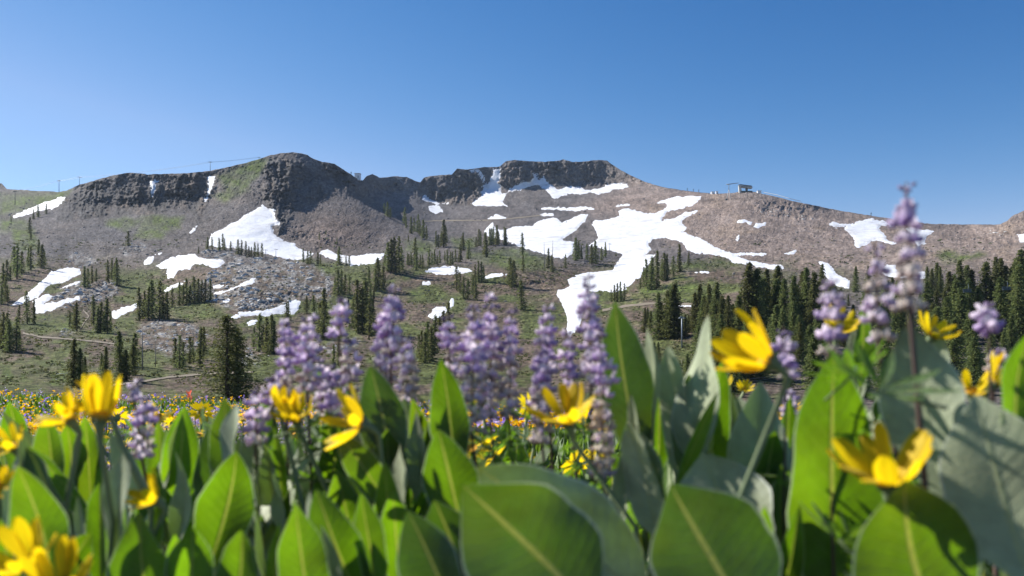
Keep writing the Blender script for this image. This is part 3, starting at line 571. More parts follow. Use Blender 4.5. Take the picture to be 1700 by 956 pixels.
def snag(seed):
    g = np.random.default_rng(seed); t = MB(); t.tube([(0, 0, -.03), (.005, 0, .5), (-.004, 0, 1)], [.014, .009, .002], 5)
    tr = t.mesh('trunk', M['dead'], True); b = MB()
    for k in range(26):
        h = g.uniform(.25, .95); a = g.uniform(0, 6.3); L = .09 * (1.1 - h); b.tube([(0, 0, h), (L * math.cos(a), L * math.sin(a), h + g.uniform(-.03, .02))], [.004, .001], 3)
    return b.mesh('branches', M['dead'], True), tr
SNAG = [snag(5), snag(6)]
CL = []                                              # clump description, zoom, [(x, base, height)], kinds
def clump(desc, z, items, kinds=KIND, name='conifer_tree'):
    s = {'R1':(0,220,3.953),'R2':(400,220,3.953),'R3':(800,220,3.953),'R5':(0,430,3.953),'R6':(400,400,3.953),'R7':(800,400,3.953),'Z1':(1040,400,3.677),'Z2':(1240,400,3.983),'Z3':(1460,380,3.675),'Z4':(0,330,3.542),'Z5':(220,380,3.675),'Z6':(600,320,5.3125)}[z]
    its = sorted((s[0] + x / s[2], s[1] + b / s[2], h / s[2]) for x, b, h in items)
    for i, (x, b, h) in enumerate(its):
        p = ground(x, b); H = h * p[1] / F * (R.uniform(.74, 1.0) if z in ('Z2', 'Z3') else 1.0); cr, tr = kinds[R.randrange(len(kinds))]
        root = empty(name, p - np.array([0, 0, 0.01 * H])); root.scale = (H * R.uniform(1.1, 1.55),) * 2 + (H * 1.05,); root.rotation_euler = (R.uniform(-.03, .03), R.uniform(-.03, .03), R.uniform(0, 6.28))
        obj('crown' if name == 'conifer_tree' else 'branches', cr, root); obj('trunk', tr, root)
        word = 'conifer' if name == 'conifer_tree' else 'bare dead tree'
        lab = f'{ordinal(i)} {word} from the left in the {desc}' if len(its) > 1 else f'{word} {desc}'
        tag(root, lab, 'tree', 'conifers on the mountainside' if name == 'conifer_tree' else 'dead snags')
clump('slanting line beside the upper left snow strip', 'Z4', [(65,138,38),(197,120,58),(225,110,75),(272,90,60),(175,200,90),(180,240,60)])
clump('dense stand on the far left slope', 'Z4', [(100,470,200),(85,430,150),(125,440,130),(180,420,140),(165,400,110),(245,400,130),(225,330,90),(260,390,90),(40,480,120),(15,520,140),(30,600,140),(10,620,110),(45,610,100),(60,480,80)])
clump('trio in front of the left snow gully', 'Z4', [(160,735,190),(110,735,110),(200,735,140)])
clump('dark stand at the lower left edge', 'Z4', [(20,890,220),(60,900,190),(95,900,200),(40,840,170),(115,880,110),(5,880,150)])
clump('standing alone above the dark boulder pile', 'Z4', [(753,275,85)])
clump('mixed group on the grey left ledges', 'Z4', [(495,520,120),(517,520,110),(540,500,105),(565,490,80),(635,490,130),(655,470,110),(688,510,155),(675,480,100)])
clump('pair left of the trailside trees', 'Z4', [(410,750,90),(452,775,165),(440,760,110)])
clump('compact group above the left trail', 'Z4', [(550,735,165),(575,790,150),(590,790,180),(612,780,120),(632,790,200),(650,780,120)])
clump('tall group above the low granite outcrop', 'Z5', [(45,560,200),(70,550,170),(95,555,200),(122,545,230),(165,560,240),(190,555,150),(215,555,170)])
clump('straight row behind the low granite outcrop', 'Z5', [(240,480,120),(285,465,140),(310,460,120),(330,455,150),(350,455,110),(378,450,160),(400,455,150),(420,445,130),(445,440,130),(475,435,130)])
clump('silhouetted row against the left bowl snowfield', 'Z5', [(402,150,40),(458,130,80),(485,130,80),(530,130,75),(550,125,95),(563,130,70),(600,135,60),(645,155,90),(665,160,90),(692,165,90),(712,170,65),(725,170,60),(745,172,90),(765,170,80),(790,168,80)])
clump('thicket behind the big near pine', 'Z5', [(285,850,200),(260,830,160),(310,840,150),(350,820,160),(370,810,130),(410,840,240),(430,800,200),(440,760,130),(20,840,200),(5,850,180)])
clump('group right of the big near pine', 'Z5', [(770,750,230),(740,720,120),(820,760,220),(845,765,240),(860,765,200),(800,750,160)])
clump('group standing behind the left yellow flowers', 'R5', [(480,840,310),(530,840,250),(560,790,150),(690,790,210),(670,740,120),(790,800,320),(830,800,200),(870,760,200)], BIG)
clump('small groups on the strip below the left peak', 'R2', [(410,850,90),(440,865,90),(458,860,80),(505,865,80),(522,862,60),(648,870,120),(640,860,90),(690,868,60),(710,868,60)])
clump('pair of scattered trees on the left peak slope', 'R2', [(515,705,50),(557,670,35),(630,730,45)])
clump('line climbing the spur under the central cliffs', 'Z6', [(230,210,130),(200,170,80),(255,220,90),(380,280,150),(395,310,100),(440,360,150),(465,340,120),(497,350,160),(515,380,130),(550,410,170),(575,410,120),(530,390,90),(415,430,60)])
clump('tight group above the green central shelf', 'Z6', [(660,480,140),(680,480,110),(725,480,240),(740,440,150),(705,470,130)])
clump('tallest group at the end of the snow strip', 'Z6', [(235,690,250),(265,700,290),(300,705,310),(330,690,300),(360,680,200),(205,640,110)])
clump('row on the green shelf above the oval snow', 'Z6', [(405,640,110),(420,640,100),(470,640,240),(440,640,120),(485,685,200),(540,680,130),(520,660,110),(595,650,155),(620,640,110),(645,630,120),(670,630,80),(693,620,110),(735,600,90),(760,630,130),(785,640,120),(805,630,110),(830,610,110),(870,610,160)])
clump('scatter below the central broad snowfield', 'Z6', [(900,510,160),(885,480,100),(945,580,150),(1010,480,90),(1035,470,150),(1050,460,120),(1100,570,220),(1135,465,150),(1160,450,130),(1195,460,150),(1210,450,100),(1265,460,160)])
clump('group right of the central oval snow patch', 'Z6', [(840,860,210),(870,880,180),(900,940,200),(940,940,180),(985,900,170),(1010,950,200),(1000,780,150),(1030,790,190),(1060,790,180),(1080,770,130)])
clump('dark group left of the central green hollow', 'Z6', [(65,830,180),(30,900,180),(150,860,280),(190,850,200),(120,870,200),(80,950,150),(110,950,120)])
clump('group just right of the granite hump', 'R6', [(640,360,170),(660,350,160),(615,350,110),(712,350,120),(680,350,130)])
clump('thick belt behind the purple lupines', 'R6', [(545,650,330),(520,640,230),(480,540,180),(430,480,120),(300,560,150),(310,520,120),(770,610,350),(800,610,300),(830,600,330),(840,640,250),(730,570,200),(860,620,230),(700,540,160),(610,860,180),(640,820,150)])
clump('slanting file beside the brown gully', 'R6', [(1230,770,240),(1210,800,200),(1190,780,190),(1250,790,230),(1270,740,250),(1300,700,200),(1170,770,150),(1330,650,190),(1360,600,190)])
clump('isolated groups on the brown central spur', 'R7', [(185,290,180),(210,300,170),(195,310,150),(260,450,190),(272,205,120)])
clump('small group at the lower snowfield edge', 'R3', [(265,800,140),(435,890,130),(460,915,110),(550,890,90),(60,740,110),(75,720,100),(100,730,120),(155,740,115),(25,800,140)])
clump('wedge shaped group between the two snowfields', 'R3', [(615,840,150),(635,830,120),(655,830,90),(690,840,110),(720,865,130),(745,860,150),(785,840,90),(810,820,100)])
clump('little dark group at the snowfield tip', 'R7', [(870,400,110),(890,400,120),(910,400,130),(935,390,110),(850,400,80)])
clump('tall group right of the biggest snowfield', 'Z1', [(125,290,180),(105,280,120),(150,300,200),(185,290,225),(165,280,120),(230,245,170),(250,240,160),(285,215,120),(323,190,170),(380,150,80),(215,240,130),(85,290,60)])
clump('dense grove left of the blue lift tower', 'Z1', [(195,600,280),(215,600,220),(245,600,290),(270,600,300),(300,595,330),(315,590,200),(360,580,130),(380,560,110),(130,520,110),(110,560,150),(150,560,130),(190,800,180),(170,760,140)], BIG)
clump('forest mass right of the blue lift tower', 'Z1', [(440,560,290),(420,560,240),(470,600,260),(410,540,150),(510,600,330),(545,620,360),(580,640,300),(620,660,320),(650,640,250),(690,640,300),(735,600,460),(760,560,250),(790,600,420),(700,520,200),(600,560,200),(560,850,190),(600,860,210),(700,860,220),(760,850,240),(640,860,200)], BIG)
clump('middle forest behind the large yellow flower', 'Z2', [(60,520,320),(100,560,300),(140,560,370),(180,600,420),(215,600,430),(250,620,450),(300,640,460),(330,600,380),(370,600,420),(400,620,480),(430,640,450),(470,560,300),(495,430,320),(520,600,350),(590,560,300),(620,520,200),(560,650,300),(60,760,300),(150,780,300),(250,800,300),(350,780,300),(450,760,260),(560,760,280),(640,700,260),(700,640,240)], BIG)
clump('thin scatter behind the upright lupine spikes', 'Z2', [(717,335,175),(670,430,100),(800,300,140),(790,450,140),(760,600,200),(850,620,280),(920,640,300),(940,500,200)], BIG)
clump('right forest beneath the ridge', 'Z3', [(80,420,150),(60,560,250),(20,560,220),(110,600,230),(150,580,200),(290,400,210),(320,420,200),(355,400,240),(375,420,230),(250,560,200),(300,600,240),(350,600,300),(420,560,320),(455,540,300),(400,600,260),(500,560,400),(530,540,380),(570,560,360),(480,620,300),(610,600,330),(650,560,380),(690,560,330),(740,560,450),(770,560,420),(720,420,250),(830,560,500),(860,600,480),(880,560,420),(800,520,380),(840,700,350),(900,720,330),(790,680,260),(560,700,280),(450,700,240),(330,720,280),(200,720,300),(100,720,300)], BIG)
clump('thin pair below the central snowfield', 'R3', [(410,880,160),(463,900,190)], SNAG, 'dead_tree')
clump('grey snags beside the left thicket', 'Z5', [(140,840,170),(60,860,250)], SNAG, 'dead_tree')
clump('standing pale on the green central shelf', 'Z6', [(772,510,190)], SNAG, 'dead_tree')
for (x, b, h, k, lab) in [(377, 667, 146, 0, 'large bushy pine rising behind the left lupine, nearest of the trees'), (394, 664, 122, 1, 'slimmer pine touching the large bushy near pine')]:
    p = ground(x, b); H = h * p[1] / F; root = empty('pine_tree', p); root.scale = (H * 1.75, H * 1.75, H); root.rotation_euler = (0, 0, 1.0 + k)
    obj('crown', NEAR[k][0], root); obj('trunk', NEAR[k][1], root); tag(root, lab, 'tree', 'near pines')
# the rest of the right forest, tree behind tree, reads as one mass
def arrays(me):
    v = np.empty(len(me.vertices) * 3, np.float32); me.vertices.foreach_get('co', v); return v.reshape(-1, 3)
BV = [arrays(k[0]) for k in BIG]; TV = arrays(BIG[0][1]); TF = [tuple(q.vertices) for q in BIG[0][1].polygons]
g = np.random.default_rng(44); vs = []; tvs = []; tfs = []; o = 0; N = 0
while N < 80:
    x = g.uniform(1085, 1730); y = g.uniform(545, 665) if x > 1230 else g.uniform(600, 660)
    p = ground(x, y); H = g.uniform(45, 110) * p[1] / F * (0.8 if x < 1230 else 1); w = H * g.uniform(1.2, 1.7); an = g.uniform(0, 6.28); ro = np.array([[math.cos(an), -math.sin(an), 0], [math.sin(an), math.cos(an), 0], [0, 0, 1]])
    vs.append((BV[int(g.integers(4))] @ ro.T) * [w, w, H] + p); tvs.append(TV * [w, w, H] + p); tfs += [tuple(q + o for q in f) for f in TF]; o += len(TV); N += 1
V = np.concatenate(vs); forest = obj('forest', mesh('forest', V, np.arange(len(V)).reshape(-1, 4), M['needles'], False)); tag(forest, 'dense dark conifer forest filling the slope on the right', 'forest', kind='stuff')
obj('trunks', mesh('trunks', np.concatenate(tvs), tfs, M['bark'], True), forest)['kind'] = 'stuff'
# low scrub on the benches: nobody could count it
g = np.random.default_rng(4); sv = []; sf = []; scol = []
N = 0
while N < 9000:
    x, y = g.uniform(-20, 1720), g.uniform(395, 640)
    w = 0.25 + 0.9 * float(bil(m_green, x, y)) + 0.5 * float(bil(low, x, y)) - 1.2 * float(bil(m_gran, x, y)) * 0.4
    if g.random() > w or bil(snow_sd, x, y) > -2.5 or vnoise(np.array([x / 23]), np.array([y / 9]), 19)[0] < -0.1: continue
    p = ground(x, y); s = g.uniform(0.6, 2.4) * p[1] / F * (1.0 + 0.3 * (y > 560)); c = np.array([0.075, 0.092, 0.034]) * g.uniform(0.5, 1.5) * np.array([g.uniform(.9, 1.3), 1, 1])
    for k in range(6):
        a = g.uniform(0, 6.28); o = p + np.array([math.cos(a) * s * .8, math.sin(a) * s * .8, 0]); i = len(sv); u = g.normal(size=3); u[2] = abs(u[2]); u *= s * .55 / np.linalg.norm(u)
        wv = np.cross(u, g.normal(size=3)); wv *= s * .55 / (np.linalg.norm(wv) + 1e-9); sv += [o - wv, o + wv, o + wv * .6 + u + [0, 0, s * .35], o - wv * .6 + u + [0, 0, s * .35]]; sf.append((i, i + 1, i + 2, i + 3)); scol += [c] * 4
    N += 1
tag(obj('scrub', mesh('scrub', np.array(sv), np.array(sf), M['scrub'], False, col=np.array(scol))), 'low green scrub dotted over the mountain benches', 'scrub', kind='stuff')
# loose talus blocks over the slopes
sv = []; sf = []; N = 0; tv, tf = ico(1)
while N < 3800:
    x, y = g.uniform(-10, 1710), g.uniform(300, 560)
    if y < np.interp(x, np.arange(X0, X1 + 1), ridge) + 12 or bil(snow_sd, x, y) > -2: continue
    w = 0.25 + 0.8 * float(bil(m_scree, x, y)) + 0.8 * float(bil(m_crag, x, y)) + 0.9 * float(bil(m_gran, x, y))
    if g.random() > w or vnoise(np.array([x / 31]), np.array([y / 17]), 9)[0] < -0.15: continue
    p = ground(x, y); s = (0.5 + 1.9 * g.random() ** 3) * p[1] / F; v = tv * (1 + 0.35 * g.normal(size=(len(tv), 1))) * s * g.uniform(.6, 1.1, 3); i = len(sv) * 0 + N * len(tv)
    sv.append(v + p); sf.append(tf + i); N += 1
M['talus'] = simple('talus_stone', (0.20, 0.178, 0.165), 0.95, nscale=0.05, namp=0.35)
tag(obj('rubble', mesh('rubble', np.concatenate(sv), np.concatenate(sf), M['talus'], False)), 'loose talus stones strewn over the mountainside', 'rubble', kind='stuff')

# ------------------------------------------------------------------ ski lifts and buildings
def tower(x, base, top, arm_px, label, mat='darksteel', tilt=0.25):
    p = ground(x, base); k = p[1] / F; H = (base - top) * k; A = arm_px * k / 2; root = empty('lift_tower', p); tag(root, label, 'lift tower', 'chairlift towers')
    r = max(0.16, H * 0.022)
    obj('pole', MB().tube([(0, 0, -1), (0, 0, H * .5), (0, 0, H)], [r * 1.2, r, r * .8], 8).mesh('pole', M[mat], True), root)
    ca, sa = math.cos(tilt), math.sin(tilt); b = MB(); b.box((0, 0, H), (A, r * .8, r * .7), rz=tilt); b.box((0, 0, H + r * 2), (A * .5, r * .3, r * .3), rz=tilt)
    b.tube([(-A * .5 * ca, -A * .5 * sa, H), (-A * .3 * ca, -A * .3 * sa, H + r * 2)], r * .25, 4); b.tube([(A * .5 * ca, A * .5 * sa, H), (A * .3 * ca, A * .3 * sa, H + r * 2)], r * .25, 4)
    obj('crossarm', b.mesh('crossarm', M[mat]), root)
    for s in (-1, 1):
        w = MB(); w.box((s * A * ca, s * A * sa, H - r * .9), (r * .35, r * 2.6, r * .5), rz=tilt)
        for q in (-2, -.7, .7, 2): w.tube([(s * A * ca - r * .4, s * A * sa + q * r, H - r * .4), (s * A * ca + r * .4, s * A * sa + q * r, H - r * .4)], r * .6, 8)
        obj('sheave_train', w.mesh('sheave_train', M['steel']), root)
    return [p + np.array([s * A * ca, s * A * sa, H]) for s in (-1, 1)]
T = [tower(25, 340, 318, 6, 'lift tower on the grassy slope at the far left'), tower(98, 319, 300, 5, 'left lift tower of the ridge pair by the snow strip'), tower(132, 308, 294, 8, 'right lift tower of the ridge pair by the snow strip'),
     tower(349, 285, 269, 6, 'lone ridge lift tower above the snow gully'), tower(430, 266, 261, 5, 'stubby lift tower near the brown summit')]
tower(441, 427, 415, 6, 'left lift tower in front of the bowl snowfield', 'steel'); tower(458, 426, 414, 6, 'right lift tower in front of the bowl snowfield', 'steel')
tower(1012, 421, 405, 6, 'lift tower at the edge of the biggest snowfield', 'steel'); tower(1132, 577, 527, 10, 'slender blue grey lift tower in the forest clearing', 'steel', 0.5)
tower(1489, 520, 490, 8, 'grey lift tower among the right forest trees', 'steel')
def cable(pts, sag, r, label):
    out = []
    for a, b in zip(pts[:-1], pts[1:]):
        for t in np.linspace(0, 1, 14)[(1 if out else 0):]: out.append(np.array(a) * (1 - t) + np.array(b) * t - np.array([0, 0, sag * 4 * t * (1 - t) * np.linalg.norm(np.array(a) - b)]))
    tag(obj('lift_cable', MB().tube(out, r, 4).mesh('lift_cable', M['darksteel' if r > .05 else 'steel'], True)), label, 'cable', 'chairlift cables')
for s, w in ((0, 'lower'), (1, 'upper')): cable([q[s] for q in T], 0.012, 0.07, f'{w} haul cable strung along the left ridge towers')
for s, w in ((0, 'upper'), (4.5, 'lower')): cable([P(60, 628 + s, 150), P(100, 620 + s, 150), P(170, 615 + s, 150), P(235, 610 + s * .6, 150)], 0.0, 0.025, f'{w} cable low across the left trees')
for s, w in ((0, 'upper'), (5, 'lower')): cable([P(1190, 634 + s, 120), P(1290, 624 + s * .6, 125), P(1560, 600 + s * .5, 130)], 0.004, 0.02, f'{w} cable low behind the right leaves')
def chair(x, y, d, label):
    k = d / F; root = empty('lift_chair', P(x, y + 9, d)); tag(root, label, 'lift chair', 'empty lift chairs')
    obj('hanger', MB().tube([(0, 0, 1.6), (.1, 0, .9), (.1, .3, .1)], .05, 5).mesh('hanger', M['steel']), root)
    obj('seat', MB().box((0, 0, 0), (.8, .25, .05)).mesh('seat', M['darksteel']), root); obj('backrest', MB().box((0, .25, .35), (.8, .04, .3)).mesh('backrest', M['darksteel']), root)
chair(1607, 476, 150, 'empty chair hanging before the right forest, left one'); chair(1672, 472, 150, 'empty chair hanging before the right forest, right one')
# upper terminal on the right ridge
p = ground(1232, 319); k = p[1] / F; root = empty('lift_terminal', p); tag(root, 'grey lift terminal with rounded canopy on the right ridge crest', 'lift station')
def prof(x0, x1, w, zc, h, n=10):
    m = MB(); v = []; f = []
    for x, sc_ in ((x0, .7), (x0 + .12 * (x1 - x0), 1), (x1 - .1 * (x1 - x0), 1), (x1, .65)):
        for i in range(n):
            a = 2 * math.pi * i / n; v.append((x, w * math.cos(a) * sc_, zc(x) + h * np.sign(math.sin(a)) * abs(math.sin(a)) ** .6 * sc_))
    for r_ in range(3):
        for i in range(n): f.append((r_ * n + i, r_ * n + (i + 1) % n, (r_ + 1) * n + (i + 1) % n, (r_ + 1) * n + i))
    f += [tuple(range(n)), tuple(range(3 * n, 4 * n))[::-1]]; return m.add(v, f)
zc = lambda x: (9.6 - 0.16 * x) * k
obj('canopy', prof(-6 * k, 16.5 * k, 4.2 * k, zc, 2.5 * k).mesh('canopy', M['shell'], True), root)
obj('roof', prof(-5.6 * k, 16 * k, 4.0 * k, lambda x: zc(x) + 1.6 * k, 1.35 * k).mesh('roof', M['roof'], True), root)
obj('window_band', MB().box((5 * k, -4.25 * k, zc(5 * k) - .3 * k), (8.0 * k, .12 * k, .4 * k)).mesh('window_band', M['glass']), root)
obj('front_column', MB().add([(-6 * k, -2 * k, 8.5 * k), (-6 * k, 2 * k, 8.5 * k), (-2 * k, 2 * k, 8.5 * k), (-2 * k, -2 * k, 8.5 * k), (-5 * k, -2 * k, -3 * k), (-5 * k, 2 * k, -3 * k), (-.5 * k, 2 * k, -3 * k), (-.5 * k, -2 * k, -3 * k)], [(0, 1, 2, 3), (4, 7, 6, 5), (0, 3, 7, 4), (1, 5, 6, 2), (0, 4, 5, 1), (3, 2, 6, 7)]).mesh('front_column', M['concrete']), root)
obj('rear_column', MB().add([(5.5 * k, -1 * k, 6 * k), (5.5 * k, 1 * k, 6 * k), (9.5 * k, 1 * k, 6 * k), (9.5 * k, -1 * k, 6 * k), (6.8 * k, -1 * k, -4 * k), (6.8 * k, 1 * k, -4 * k), (8.2 * k, 1 * k, -4 * k), (8.2 * k, -1 * k, -4 * k)], [(0, 1, 2, 3), (4, 7, 6, 5), (0, 3, 7, 4), (1, 5, 6, 2), (0, 4, 5, 1), (3, 2, 6, 7)]).mesh('rear_column', M['darksteel']), root)
obj('loading_platform', MB().box((7 * k, 0, .6 * k), (9 * k, 4 * k, 1.0 * k)).mesh('loading_platform', M['darksteel']), root)
p2 = ground(1210, 331); root = empty('support_tower', p2); tag(root, 'slim twin legged support tower left of the ridge terminal', 'lift tower', 'chairlift towers')
for s in (-1, 1): obj('leg', MB().tube([(s * 4 * k, 0, -2 * k), (0, 0, 16 * k)], [.6 * k, .45 * k], 6).mesh('leg', M['concrete'], True), root)
for s in (-1, 1): obj('footing', MB().box((s * 4 * k, 0, -.5 * k), (1.4 * k, 1.2 * k, 1.6 * k)).mesh('footing', M['darksteel']), root)
obj('mast', MB().tube([(0, 0, 15 * k), (0, 0, 25 * k)], .5 * k, 6).mesh('mast', M['steel'], True), root)
obj('sheave_train', MB().tube([(-4 * k, 0, 24 * k), (4 * k, 0, 25 * k), (16 * k, 0, 26.5 * k)], [.7 * k, .7 * k, .4 * k], 6).mesh('sheave_train', M['steel'], True), root)
def hut(x, base, w, h, label, mat='white'):
    p = ground(x, base); k = p[1] / F; root = empty('hut', p); tag(root, label, 'hut', 'small ridge huts')
    obj('wall', MB().box((0, 0, h * k * .5 - 1), (w * k / 2, w * k / 2, h * k * .5 + 1)).mesh('wall', M[mat]), root); obj('roof', MB().box((0, 0, h * k + .25), (w * k * .56, w * k * .56, .25)).mesh('roof', M['concrete']), root)
    obj('door', MB().box((w * k * .15, -w * k / 2 - .06, h * k * .3), (.5, .05, h * k * .28)).mesh('door', M['steel']), root)
hut(594, 297, 9, 8, 'white box hut in the notch right of the brown summit'); hut(1183, 321.5, 5, 2.5, 'left low white shed on the saddle near the terminal'); hut(1190, 321.5, 3.5, 3.2, 'right low white shed on the saddle near the terminal'); hut(1260, 320, 6, 2.5, 'white shed just right of the ridge terminal')
for i, (x, b, h) in enumerate([(1141, 317, 4.5), (1151, 318, 4), (1160, 319, 4.5), (583, 292, 7), (1446, 358, 5)]):
    p = ground(x, b); k = p[1] / F; root = empty('marker_post', p); obj('post', MB().tube([(0, 0, -1), (0, 0, h * k)], .35, 6).mesh('post', M['darksteel'], True), root); obj('panel', MB().box((0, -.4, h * k * .8), (.5, .05, h * k * .18)).mesh('panel', M['darksteel']), root)
    tag(root, ['left of three dark posts on the saddle', 'middle of three dark posts on the saddle', 'right of three dark posts on the saddle', 'thin mast beside the white box hut', 'lone post on the right ridge crest'][i], 'post', 'posts on the crest')
# long low snow fence along the right crest
pts = [(1268, 320.3), (1290, 324.6), (1310, 330.5), (1330, 335.3)]; root = empty('crest_barrier', ground(*pts[0])); tag(root, 'long pale barrier along the crest right of the terminal', 'barrier')
for a, b in zip(pts[:-1], pts[1:]):
    pa, pb = ground(*a) - np.array(root.location), ground(*b) - np.array(root.location); obj('rail', MB().tube([pa + [0, 0, .9], pb + [0, 0, .9]], .3, 4).mesh('rail', M['concrete']), root)

# ------------------------------------------------------------------ the meadow: large woolly leaves, yellow flower heads, lupine spikes
PT = [0, .04, .10, .2, .32, .45, .58, .7, .8, .88, .94, .98, 1.0]; PW = [.05, .09, .27, .64, .90, 1.0, .97, .84, .65, .43, .23, .09, .0]
def leaf_geo(base, tip, width, nrm, fold=.25, bend=.06, wav=.08, seed=0, nt=22, ns=9, root=None, twist=0.0):
    base, tip, nrm = (np.asarray(q, float) for q in (base, tip, nrm)); ax = tip - base; L = np.linalg.norm(ax); ax /= L
    n = nrm - ax * nrm.dot(ax); n /= np.linalg.norm(n); sd = np.cross(ax, n)
    t = np.linspace(0, 1, nt); s = np.linspace(-1, 1, ns); w = np.interp(t, PT, PW) * width / 2; g = np.random.default_rng(seed); ph = g.uniform(0, 6.3, 3)
    T, S = np.meshgrid(t, s, indexing='ij'); Wd = w[:, None]
    tw = twist * (T - .3); c, sn = np.cos(tw), np.sin(tw)
    fo = fold * (1.15 - .5 * T)
    lat = S * Wd * np.cos(fo) * (1 + .04 * np.sin(T * 17 + ph[0]) * np.abs(S)); dep = -np.abs(S) * Wd * np.sin(fo) * -1.0
    dep = dep + wav * Wd * S * S * np.sin(T * 8 + ph[1] + S * 1.2) + .02 * L * np.sin(T * 5 + ph[2])
    mid = -bend * L * 4 * T * (1 - T) + .5 * bend * L * T ** 3
    P3 = base + ax * (L * T)[..., None] + sd * (lat * c - dep * sn)[..., None] + n * (lat * sn + dep * c + mid)[..., None]
    uv = np.stack([(S + 1) / 2, T], -1)
    i = np.arange(nt * ns).reshape(nt, ns); f = np.stack([i[:-1, :-1], i[:-1, 1:], i[1:, 1:], i[1:, :-1]], -1).reshape(-1, 4)
    v = P3.reshape(-1, 3); uv = uv.reshape(-1, 2)
    if root is not None:                             # leaf stalk down to the root crown
        m = MB(); r = max(.0022, width * .035); mid_ = (base + root) / 2 + (root - base) * [.12, .12, -.05]; m.tube([root, mid_, v[ns // 2] + ax * .006], [r * 1.4, r * 1.2, r * .8], 6, cap=False)
        pf = np.array(m.f) + len(v); v = np.concatenate([v, np.array(m.v)]); uv = np.concatenate([uv, np.tile([[.5, .02]], (len(m.v), 1))]); f = np.concatenate([f, pf])
    return v, f, uv
def petal_mesh(seed):
    g = np.random.default_rng(seed); nt, ns = 9, 7; T, S = np.meshgrid(np.linspace(0, 1, nt), np.linspace(-1, 1, ns), indexing='ij')
    w = np.interp(T, [0, .12, .4, .7, .9, 1], [.10, .18, .29, .32, .25, .12]) * .5 * g.uniform(.85, 1.1)
    z = T + (T > .95) * (-.05 * (np.abs(S) < .25)); y = .05 * np.sin(T * 3 + g.uniform(0, 3)) + .04 * np.cos(S * 7.5) * (T > .1) - .16 * g.uniform(.2, 1.4) * T * T
    v = np.stack([S * w, y, z], -1).reshape(-1, 3); i = np.arange(nt * ns).reshape(nt, ns)
    return mesh('petal', v, np.stack([i[:-1, :-1], i[:-1, 1:], i[1:, 1:], i[1:, :-1]], -1).reshape(-1, 4), M['yellow'], True)
PETALS = [petal_mesh(k) for k in range(6)]
dv, df = ico(2); DISC = mesh('disc', dv * [1, 1, .45], df, M['disc'], True)
def frame(d):
    z = Vector(d).normalized(); return z.to_track_quat('Z', 'Y')
def flower(plant, c, L, face, cup, n, seed, root, skip=()):
    """stem and involucre, with petals and disc as its pieces; c and root are world points, L the petal length"""
    g = np.random.default_rng(seed); pl = np.array(plant.location); face = np.array(face, float); face /= np.linalg.norm(face); c = np.asarray(c, float); b = c - face * L * .42; rb = L * .20
    m = MB(); mid = (b + root) / 2 + np.array([g.uniform(-.07, .07), g.uniform(-.05, .05), .02]); q1, q2 = root * .72 + mid * .28 + (mid - (root + b) / 2) * .45, mid * .45 + b * .55 + (mid - (root + b) / 2) * .4; m.tube([root - c, q1 - c, mid - c, q2 - c, b - c - face * L * .25 + [0, 0, -L * .1], b - c, c - face * L * .25 - c], [.0032, .0029, .0026, .0025, .0027, .0045, rb], 8)
    q = frame(face)
    for k in range(14):                              # pointed bracts
        a = k / 14 * 6.283 + g.uniform(-.1, .1); r0 = rb * .95; ln = L * g.uniform(.28, .45); o = g.uniform(.15, .5); d = Vector((math.cos(a), math.sin(a), 0)); e = Vector((-math.sin(a), math.cos(a), 0)); z0 = Vector((0, 0, -L * .28))
        vv = [q @ (d * r0 - e * rb * .28 + z0), q @ (d * r0 + e * rb * .28 + z0), q @ (d * (r0 + ln * o) + Vector((0, 0, ln * .7)) + z0)]; m.add(vv, [(0, 1, 2)])
    me = m.mesh('flower', M['bract'], True); fl = obj('flower', me, plant, c - pl)
    dd = obj('disc', DISC, fl, -face * L * .12, q.to_euler(), L * .24)
    for k in range(n):
        if k in skip: continue
        a = k / n * 6.283 + g.uniform(-.14, .14); cu = cup + g.uniform(-.16, .16)   # cup: angle from the face axis
        d = q @ Vector((math.cos(a) * math.sin(cu), math.sin(a) * math.sin(cu), math.cos(cu))); out = q @ Vector((math.cos(a), math.sin(a), 0)); nin = (out - d * out.dot(d)); nin = nin.normalized() if nin.length > 1e-4 else out
        x = d.cross(nin) * -1; mt = Matrix((x, nin, d)).transposed()
        p = obj('petal', PETALS[int(g.integers(6))], fl, np.array(q @ Vector((math.cos(a) * L * .15, math.sin(a) * L * .15, -L * .12)))); p.rotation_euler = mt.to_euler(); p.scale = (L * g.uniform(.85, 1.15), L, L * g.uniform(.85, 1.08))
    return fl
# --- hand set plants in front: leaves as (tip x, tip y, base x, base y, width, distance, turn to the sun, lean, pale or shade-tinted)
def near_plant(label, rx, rd, leaves, flowers=()):
    x0 = (rx - CX) / F * rd; loc = np.array([x0, rd, float(meadow_z(x0, rd))]); pl = empty('mules_ear_plant', loc); tag(pl, label, 'plant', 'leafy yellow flowered plants in front')
    for i, (tx, ty, bx, by, w, d, yaw, lean, pale) in enumerate(leaves):
        tip = P(tx, ty, d + lean); base = P(bx, by, d); base[2] = max(base[2], .06); ya = math.radians(yaw)
        wid = w * d / F / max(.3, math.cos(ya)) * 1.06; nr = np.array([-math.sin(ya), -math.cos(ya), .15 + .45 * (pale == 1)])
        v, f, uv = leaf_geo(base, tip, wid, nr, R.uniform(.15, .55), R.uniform(-.03, .10), .20, int(tx + ty * 7), 30, 13, loc + np.array([R.uniform(-.02, .02), R.uniform(-.02, .02), .0]), R.uniform(-.45, .45))
        obj('leaf', mesh('leaf', v - loc, f, M[('leaf', 'leaf_pale', 'leaf_shade_tint')[pale]], True, uv=uv), pl)
    for i, (x, y, px, d, face, cup, n, skip) in enumerate(flowers):
        flower(pl, P(x, y, d), px * d / F, face, cup, n, int(x * 3 + y), loc + np.array([0, 0, .01]), skip)
    return pl
